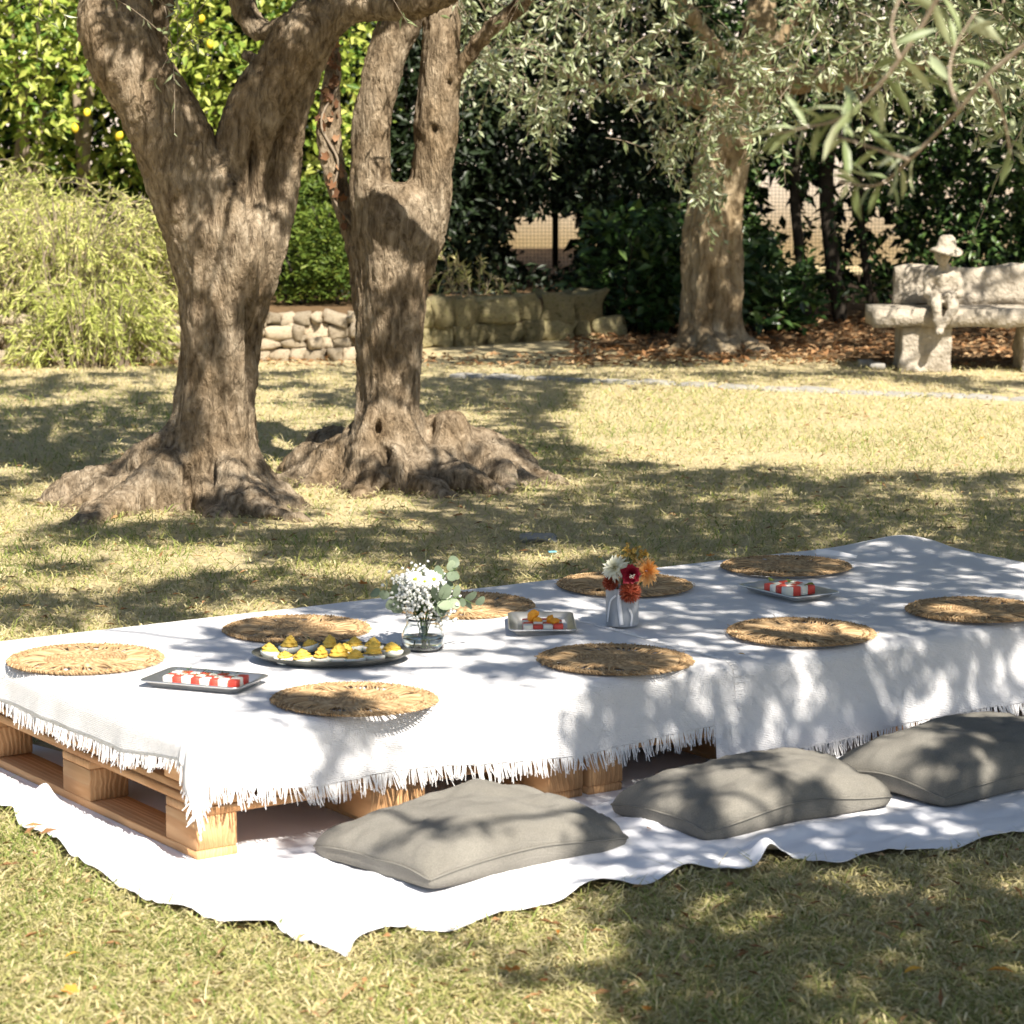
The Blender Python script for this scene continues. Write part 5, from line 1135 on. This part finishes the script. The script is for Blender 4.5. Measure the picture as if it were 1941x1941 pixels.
for m_ in HM: m_.materials.append(M['herb'])
EGG = [(511, 1247, 'at the left end of the plate'), (541, 1253, 'second from the left in the front row'), (576, 1255, 'third from the left in the front row, brightly sunlit'), (609, 1254, 'fourth from the left in the front row'), (642, 1254, 'middle of the front row, right of centre'), (675, 1255, 'third from the right in the front row'), (708, 1250, 'second from the right in the front row'), (744, 1244, 'at the right end of the plate'),
 (549, 1233, 'leftmost of the back row'), (591, 1230, 'second from the left in the back row'), (626, 1236, 'in the middle of the back row'), (672, 1231, 'second from the right in the back row'), (707, 1232, 'rightmost of the back row'), (655, 1241, 'wedged in the centre between the two rows')]
for k, (x, y, lab) in enumerate(EGG):
    p = P(x, y+3, zt+.006); p.z = zt+.0025+(.006 if k in (0, 7) else 0); r = empty('stuffed_egg', p, 'stuffed egg half with yellow filling, '+lab, 'egg', 'stuffed eggs on the oval plate', rng.uniform(0, 3.1)); r.rotation_euler.x = rng.normal(0, .06)
    link('egg_white', egg_me, None, r); link('filling', FM[k % 3], None, r, None, rng.uniform(0, 6)).scale = (rng.uniform(.95, 1.15), rng.uniform(.95, 1.15), rng.uniform(.75, 1.4)); link('herb_flecks', HM[k % 3], None, r, None, rng.uniform(0, 6))

# ------------------------------------------------------------------ jar of white flowers
jp = P(802, 1230, zt); jp.z = zt-.001; jr = empty('glass_jar', jp, 'squat clear glass jar with water holding the white bouquet', 'jar'); mb = MB()
V, Q = lathe([(.0005, .0), (.044, .0), (.051, .006), (.0535, .02), (.0525, .04), (.046, .055), (.041, .063), (.0405, .072), (.043, .078), (.0415, .080), (.0385, .078), (.038, .07), (.0385, .062), (.0435, .054), (.05, .039), (.0508, .02), (.048, .0085), (.042, .005), (.0005, .005)], 40); mb.add(V, Q); mb.build('glass', M['glass'], jr)
mb = MB(); V, Q = lathe([(.0005, .0053), (.0415, .0053), (.0475, .0088), (.0503, .02), (.0500, .030), (.0495, .0315), (.0005, .031)], 40); mb.add(V, Q); mb.build('water', M['water'], jr)
def bez(p0, p1, bend, n=8): p0, p1 = np.array(p0), np.array(p1); return catmull([p0, (p0+p1)/2+np.array(bend), p1], n)
ico = bmesh.new(); bmesh.ops.create_icosphere(ico, subdivisions=1, radius=1); IV = np.array([v.co[:] for v in ico.verts]); ico.verts.index_update(); IF = np.array([[v.index for v in f.verts] for f in ico.faces]); ico.free()
JT = np.array(jp)
def gyps(tip, lab):
    root = empty('gypsophila_sprig', jp+Vector((0, 0, .009)), lab, 'flower', 'baby-breath sprigs in the jar'); st, fl_ = MB(), MB(); tip = np.array(tip)*np.array([.78, .8, .95]); b0 = np.array([rng.normal(0, .008), rng.normal(0, .008), 0])
    mid = b0*.3+np.array([tip[0]*.3, tip[1]*.3, .07]); main = catmull([b0, mid, tip*.8+np.array([0, 0, .0])], 9); add_tube(st, main, .0012, 4)
    for _ in range(105):
        q = tip+rng.normal(size=3)*np.array([.018, .018, .017]); add_tube(st, bez(main[6], q, rng.normal(0, .004, 3), 4), .0004, 3, cap=False)
        s = rng.uniform(.0030, .0052); V = IV*s*(1+.25*rng.normal(size=(len(IV), 1)))+q; fl_.add(V, IF, rng.uniform(.25, 1))
    fl_.build('blossoms', M['white_petal'], root, False); st.build('stem', M['stem'], root)
for tip, lab in [((-.045, -.01, .135), 'white baby-breath sprig on the left of the jar bouquet'), ((-.02, -.035, .115), 'white baby-breath sprig hanging low at the front of the jar bouquet'), ((.02, -.02, .15), 'white baby-breath sprig in the centre of the jar bouquet'), ((-.01, .02, .175), 'white baby-breath sprig at the top of the jar bouquet'), ((.055, -.015, .125), 'white baby-breath sprig on the right of the jar bouquet'), ((.058, -.03, .095), 'white baby-breath sprig drooping lowest on the right of the jar bouquet'), ((.03, .02, .165), 'white baby-breath sprig at the upper right of the jar bouquet'), ((-.055, .005, .165), 'white baby-breath sprig at the upper left of the jar bouquet'), ((.005, -.05, .14), 'white baby-breath sprig bulging out towards the camera in the jar bouquet'), ((-.035, -.045, .15), 'white baby-breath sprig below the leftmost daisy of the jar bouquet')]: gyps(tip, lab)
def petals(mb, c, nrm, n, r0, L, Wd, lift, tone, curl=.0, jit=.1):
    nrm = np.array(nrm)/np.linalg.norm(nrm); u = np.cross(nrm, [.3, .2, 1.]); u /= np.linalg.norm(u); v = np.cross(nrm, u)
    a = np.linspace(0, 2*np.pi, n, endpoint=False)+rng.uniform(0, 1)+rng.normal(0, jit, n); rad = np.cos(a)[:, None]*u+np.sin(a)[:, None]*v
    D = rad*math.cos(lift)+nrm*math.sin(lift); leaves(mb, np.array(c)+rad*r0, D+rng.normal(scale=jit*.4, size=(n, 3)), L*rng.uniform(.85, 1.1, n), Wd, np.clip(tone+rng.normal(0, .12, n), 0, 1), .18, np.tile(nrm, (n, 1))*3, True)
def daisy(c, nrm, r, lab):
    root = empty('white_daisy', jp+Vector((0, 0, .009)), lab, 'flower', 'white daisies in the jar'); mb = MB(); petals(mb, c, nrm, 22, r*.25, r*.78, r*.26, .15, .85); petals(mb, np.array(c)+np.array(nrm)*.002, nrm, 16, r*.2, r*.6, r*.24, .5, .8); mb.build('petals', M['white_petal'], root)
    V = IV*r*.3*np.array([1, 1, .6])+np.array(c)+np.array(nrm)*r*.12; mb = MB(); mb.add(V, IF); mb.build('eye', M['daisy_eye'], root); mb = MB(); add_tube(mb, bez((0, 0, 0), c, (0, 0, .02)), .0014, 5); mb.build('stem', M['stem'], root)
daisy((-.017, -.04, .172), (-.1, -.75, .6), .023, 'white daisy with green eye at the left of the jar bouquet'); daisy((.006, -.046, .168), (.0, -.85, .5), .016, 'small white daisy in the middle of the jar bouquet'); daisy((.028, -.04, .172), (.15, -.9, .4), .022, 'white daisy with green eye right of the middle of the jar bouquet'); daisy((.043, -.035, .152), (.4, -.8, .3), .014, 'greenish half-open daisy at the right of the jar bouquet')
def roundleaf(s=1.):
    ph = np.linspace(0, 2*np.pi, 15)[:-1]; V = np.stack([.5+.5*np.cos(ph)*(1+.08*np.cos(ph)), .42*np.sin(ph), .05*np.cos(2*ph)], -1); V = np.vstack([V, [.5, 0, -.06]]); i = np.arange(14); return V, np.stack([i, (i+1) % 14, i*0+14], -1)
EU = []
for tn in (.25, .5, .8):
    mb = MB(); V, T = roundleaf(); mb.add(V, T, tn); EU.append(mb.mesh('leaf')); EU[-1].materials.append(M['eucalyptus'])
def euc(pts, lab, size=(.026, .04), n=7):
    root = empty('eucalyptus_sprig', jp+Vector((0, 0, .009)), lab, 'foliage', 'eucalyptus sprigs in the jar'); mb = MB(); pth = catmull(pts, 18); add_tube(mb, pth, np.linspace(.0016, .0008, 18), 5); mb.build('stem', M['stem'], root)
    for k in range(n):
        i = int(17-k*9/n); sg = 1 if k % 2 else -1; tg = Vector(pth[min(i+1, 17)]-pth[i-1]).normalized(); side = tg.cross(Vector((0, -1, .2))).normalized()*sg; d = (tg*.5+side+Vector(rng.normal(scale=.25, size=3))).normalized()
        lo = link('leaf', EU[int(rng.integers(3))], None, root, pth[i]); lo.rotation_euler = d.to_track_quat('X', 'Z').to_euler(); lo.rotation_euler.rotate_axis('X', rng.uniform(.5, 1.6)*sg); s = rng.uniform(*size); lo.scale = (s, s, s)
euc([(0, 0, 0), (-.02, -.01, .08), (-.06, -.02, .12), (-.105, -.025, .148)], 'eucalyptus sprig reaching out to the left of the jar bouquet'); euc([(0, 0, 0), (.02, 0, .1), (.05, .0, .17), (.085, .0, .195)], 'eucalyptus sprig at the upper right of the jar bouquet'); euc([(0, 0, 0), (.03, -.02, .09), (.08, -.02, .125), (.13, -.02, .105)], 'eucalyptus sprig drooping to the right of the jar bouquet', (.022, .034)); euc([(0, 0, 0), (.01, -.03, .08), (.035, -.055, .12), (.05, -.06, .125)], 'eucalyptus sprig with broad leaves at the front of the jar bouquet', (.034, .046), 6)

# ------------------------------------------------------------------ vase of coloured flowers
vp_ = P(1179, 1183, zt); vp_.z = zt-.001; vr = empty('zinc_vase', vp_, 'pale grey cylindrical vase tied with white ribbon, holding coloured flowers', 'vase'); mb = MB()
VH = .098; V, Q = lathe([(.0005, 0), (.040, 0), (.0415, .003), (.0425, VH*.5), (.0425, VH-.003), (.0435, VH-.001), (.0425, VH+.001), (.041, VH-.002), (.0405, .006), (.0005, .005)], 40)
ang = np.arctan2(V[:, 1], V[:, 0]); rad_ = np.hypot(V[:, 0], V[:, 1]); V[:, 0] *= 1+.012*np.cos(9*ang); V[:, 1] *= 1+.012*np.cos(9*ang); mb.add(V, Q); mb.build('vessel', M['vase'], vr)
def rib(pts, wd):
    mb = MB(); p = catmull(pts, 24); t = np.gradient(p, axis=0); t /= np.linalg.norm(t, axis=1)[:, None]; o = p*np.array([1, 1, 0]); o /= np.linalg.norm(o, axis=1)[:, None]+1e-9; s = np.cross(t, o); s /= np.linalg.norm(s, axis=1)[:, None]
    mb.add(np.stack([p-s*wd/2, p+s*wd/2], 1).reshape(-1, 3), grid_faces(24, 2)); ob = mb.build('ribbon', M['ribbon'], vr); md = ob.modifiers.new('t', 'SOLIDIFY'); md.thickness = .001
def cy(a, z, r=.0448): return (r*math.cos(math.radians(a)), r*math.sin(math.radians(a)), z)
rib([cy(262, VH+.001), cy(258, .07), cy(262, .035), cy(266, .006)], .011); rib([cy(248, VH*.85, .047), cy(232, .07, .050), cy(222, .045, .048), cy(214, .012, .047)], .005); rib([cy(290, .05, .046), cy(300, .03, .048), cy(296, .004, .049)], .006)
vz = lambda x, y, dy: (np.array(PD(x, y, vp_.y+dy))-np.array(vp_))
def stem_to(c, root): mb = MB(); add_tube(mb, bez((c[0]*.15, c[1]*.15, -.085+VH), np.array(c), (0, 0, .0)), .002, 5); mb.build('stem', M['stem'], root)
def bloom(name, px, py, dy, nrm, lab, rings, matn, core=None):
    c = vz(px, py, dy); root = empty(name, vp_, lab, 'flower', 'coloured flowers in the vase'); mb = MB(); nr = np.array(nrm)/np.linalg.norm(nrm)
    for (n, r0, L_, Wd, lift, tone, off) in rings: petals(mb, c+nr*off, nr, n, r0, L_*1.16, Wd*1.12, lift, tone)
    mb.build('petals', M[matn], root); stem_to(c, root); return root, c
bloom('cream_chrysanthemum', 1167, 1078, -.03, (-.5, -.7, .55), 'cream chrysanthemum at the upper left of the vase', [(26, .006, .030, .0075, -.1, .8, 0), (24, .005, .028, .007, .25, .85, .002), (20, .004, .024, .0065, .55, .75, .004), (14, .002, .018, .006, .9, .5, .005), (9, .001, .014, .005, 1.2, .35, .005)], 'cream_petal')
bloom('orange_chrysanthemum', 1224, 1083, -.025, (.5, -.75, .4), 'orange chrysanthemum at the right of the vase', [(26, .006, .032, .008, -.05, .85, 0), (24, .005, .030, .0075, .3, .75, .002), (20, .004, .025, .007, .6, .5, .004), (14, .002, .019, .006, .95, .2, .005), (9, .001, .014, .005, 1.2, .1, .005)], 'orange_petal')
rt, c = bloom('red_ranunculus', 1196, 1089, -.055, (.05, -.95, .25), 'dark red ranunculus in the middle of the vase', [(9, .004, .024, .024, .55, .9, -.004), (9, .003, .022, .022, .9, .75, -.002), (8, .003, .02, .019, 1.15, .55, 0), (7, .002, .016, .014, 1.3, .3, .002), (6, .001, .012, .009, 1.35, .1, .003)], 'wine_petal')
mb = MB()
for _ in range(22): q = c+np.array([rng.normal(0, .004), -.021-rng.random()*.003, rng.normal(0, .004)]); mb.add(IV*.0011+q, IF, 1.)
mb.build('stamens', M['cream_petal'], rt, False)
def pompon(px, py, dy, r, lab):
    c = vz(px, py, dy); root = empty('rust_pompon', vp_, lab, 'flower', 'rust pompon flowers in the vase'); mb = MB(); n = 260; k = np.arange(n)+.5; ph = np.arccos(1-2*k/n); th = np.pi*(1+5**.5)*k; D = np.stack([np.cos(th)*np.sin(ph), np.sin(th)*np.sin(ph), np.cos(ph)], -1)
    leaves(mb, c+D*r*.45, D+rng.normal(scale=.08, size=(n, 3)), r*.58, r*.15, np.clip(rng.normal(.55, .25, n), 0, 1), .3); V = IV*r*.55+c; mb.add(V, IF, .0); mb.build('petals', M['rust_petal'], root, False); stem_to(c, root)
pompon(1194, 1122, -.05, .031, 'round rust red pompon flower hanging over the vase rim'); pompon(1157, 1105, -.03, .022, 'smaller rust red pompon flower at the left of the vase')
rt = empty('filler_sprig', vp_, 'sprig of tiny yellow brown blossoms at the top of the vase', 'flower', 'coloured flowers in the vase'); mb = MB(); st = MB(); c = vz(1203, 1052, .0)
for _ in range(60):
    q = c+rng.normal(size=3)*np.array([.022, .012, .010]); petals(mb, q, rng.normal(size=3)+np.array([0, -.6, .6]), 6, .001, .006, .004, .3, rng.uniform(.2, 1)); add_tube(st, bez((0, 0, VH*.8), q, (0, 0, .01), 4), .0006, 3, cap=False)
mb.build('blossoms', M['filler_petal'], rt); st.build('stem', M['stem'], rt)

# ------------------------------------------------------------------ fallen leaves
def fallen(x, y, z, s, tone, lab, kind=0):
    mb = MB()
    if kind == 0:
        ph = np.linspace(0, 2*np.pi, 13)[:-1]; rr = np.array([1, .55, .8, .5, .72, .6, .5, .6, .72, .5, .8, .55])*(1+.12*rng.normal(size=12)); V = np.stack([np.cos(ph)*rr, np.sin(ph)*rr*.8, .28*rr**2*rng.uniform(.2, 1.3, 12)], -1); V = np.vstack([V, [0, 0, .02]]); i = np.arange(12); mb.add(V*s, np.stack([i, (i+1) % 12, i*0+12], -1), np.clip(tone+rng.normal(0, .1, 13), 0, 1))
    else: leaves(mb, np.zeros((1, 3)), np.array([[1, .1, .15]]), s*2, s*.55, np.array([tone]), .3, np.array([[0, 0, 1.]]), True)
    o = mb.build('fallen_leaf', M['orangeleaf'], None, True, P(x, y, z), rng.uniform(0, 6)); o.rotation_euler.x = rng.normal(0, .25); props(o, lab, 'leaf', 'fallen leaves')
for a in [(137, 1876, .03, .022, .7, 'curled orange leaf on the grass at the lower left corner'), (122, 1815, .025, .02, .85, 'yellow orange leaf on the grass below the left end of the sheet', 1), (972, 1838, .03, .026, .45, 'large orange leaf on the grass below the sheet, near the bottom centre'), (1030, 1858, .025, .014, .1, 'small dark red leaf on the grass right of the large orange leaf'), (1056, 1763, .03, .016, .35, 'orange leaf at the hem of the sheet below the nearest cushion', 1), (1344, 1832, .03, .016, .5, 'orange leaf in a sun fleck on the shaded grass'),
 (1712, 1845, .022, .024, .8, 'long yellow leaf on the shaded grass at the lower right', 1), (1225, 1912, .03, .018, .5, 'orange leaf at the bottom edge, right of centre'), (208, 1918, .02, .012, .15, 'small dark brown leaf at the bottom edge on the left'), (690, 1106, .03, .026, .3, 'rust brown leaf in the grass behind the white bouquet'), (556, 1120, .03, .018, .3, 'small rust leaf in the grass behind the left placemats'), (1347, 1053, .03, .024, .55, 'orange leaf on the grass just behind the back placemat'), (1790, 976, .03, .018, .5, 'small orange leaf in the shaded grass far behind the table on the right'),
 (1230, 1570, .028, .010, .35, 'tiny rust leaf lying on the white sheet between two cushions'), (1413, 1241, ZC+.004, .010, .92, 'small yellow leaf lying on the white throw near the seam', 1), (1870, 1840, .03, .026, .6, 'yellow brown leaf on the dark grass near the right edge', 1), (1860, 830, .02, .02, .6, 'small orange leaf on the sunlit far lawn at the right')]:
    fallen(*a[:6], kind=a[6] if len(a) > 6 else 0)
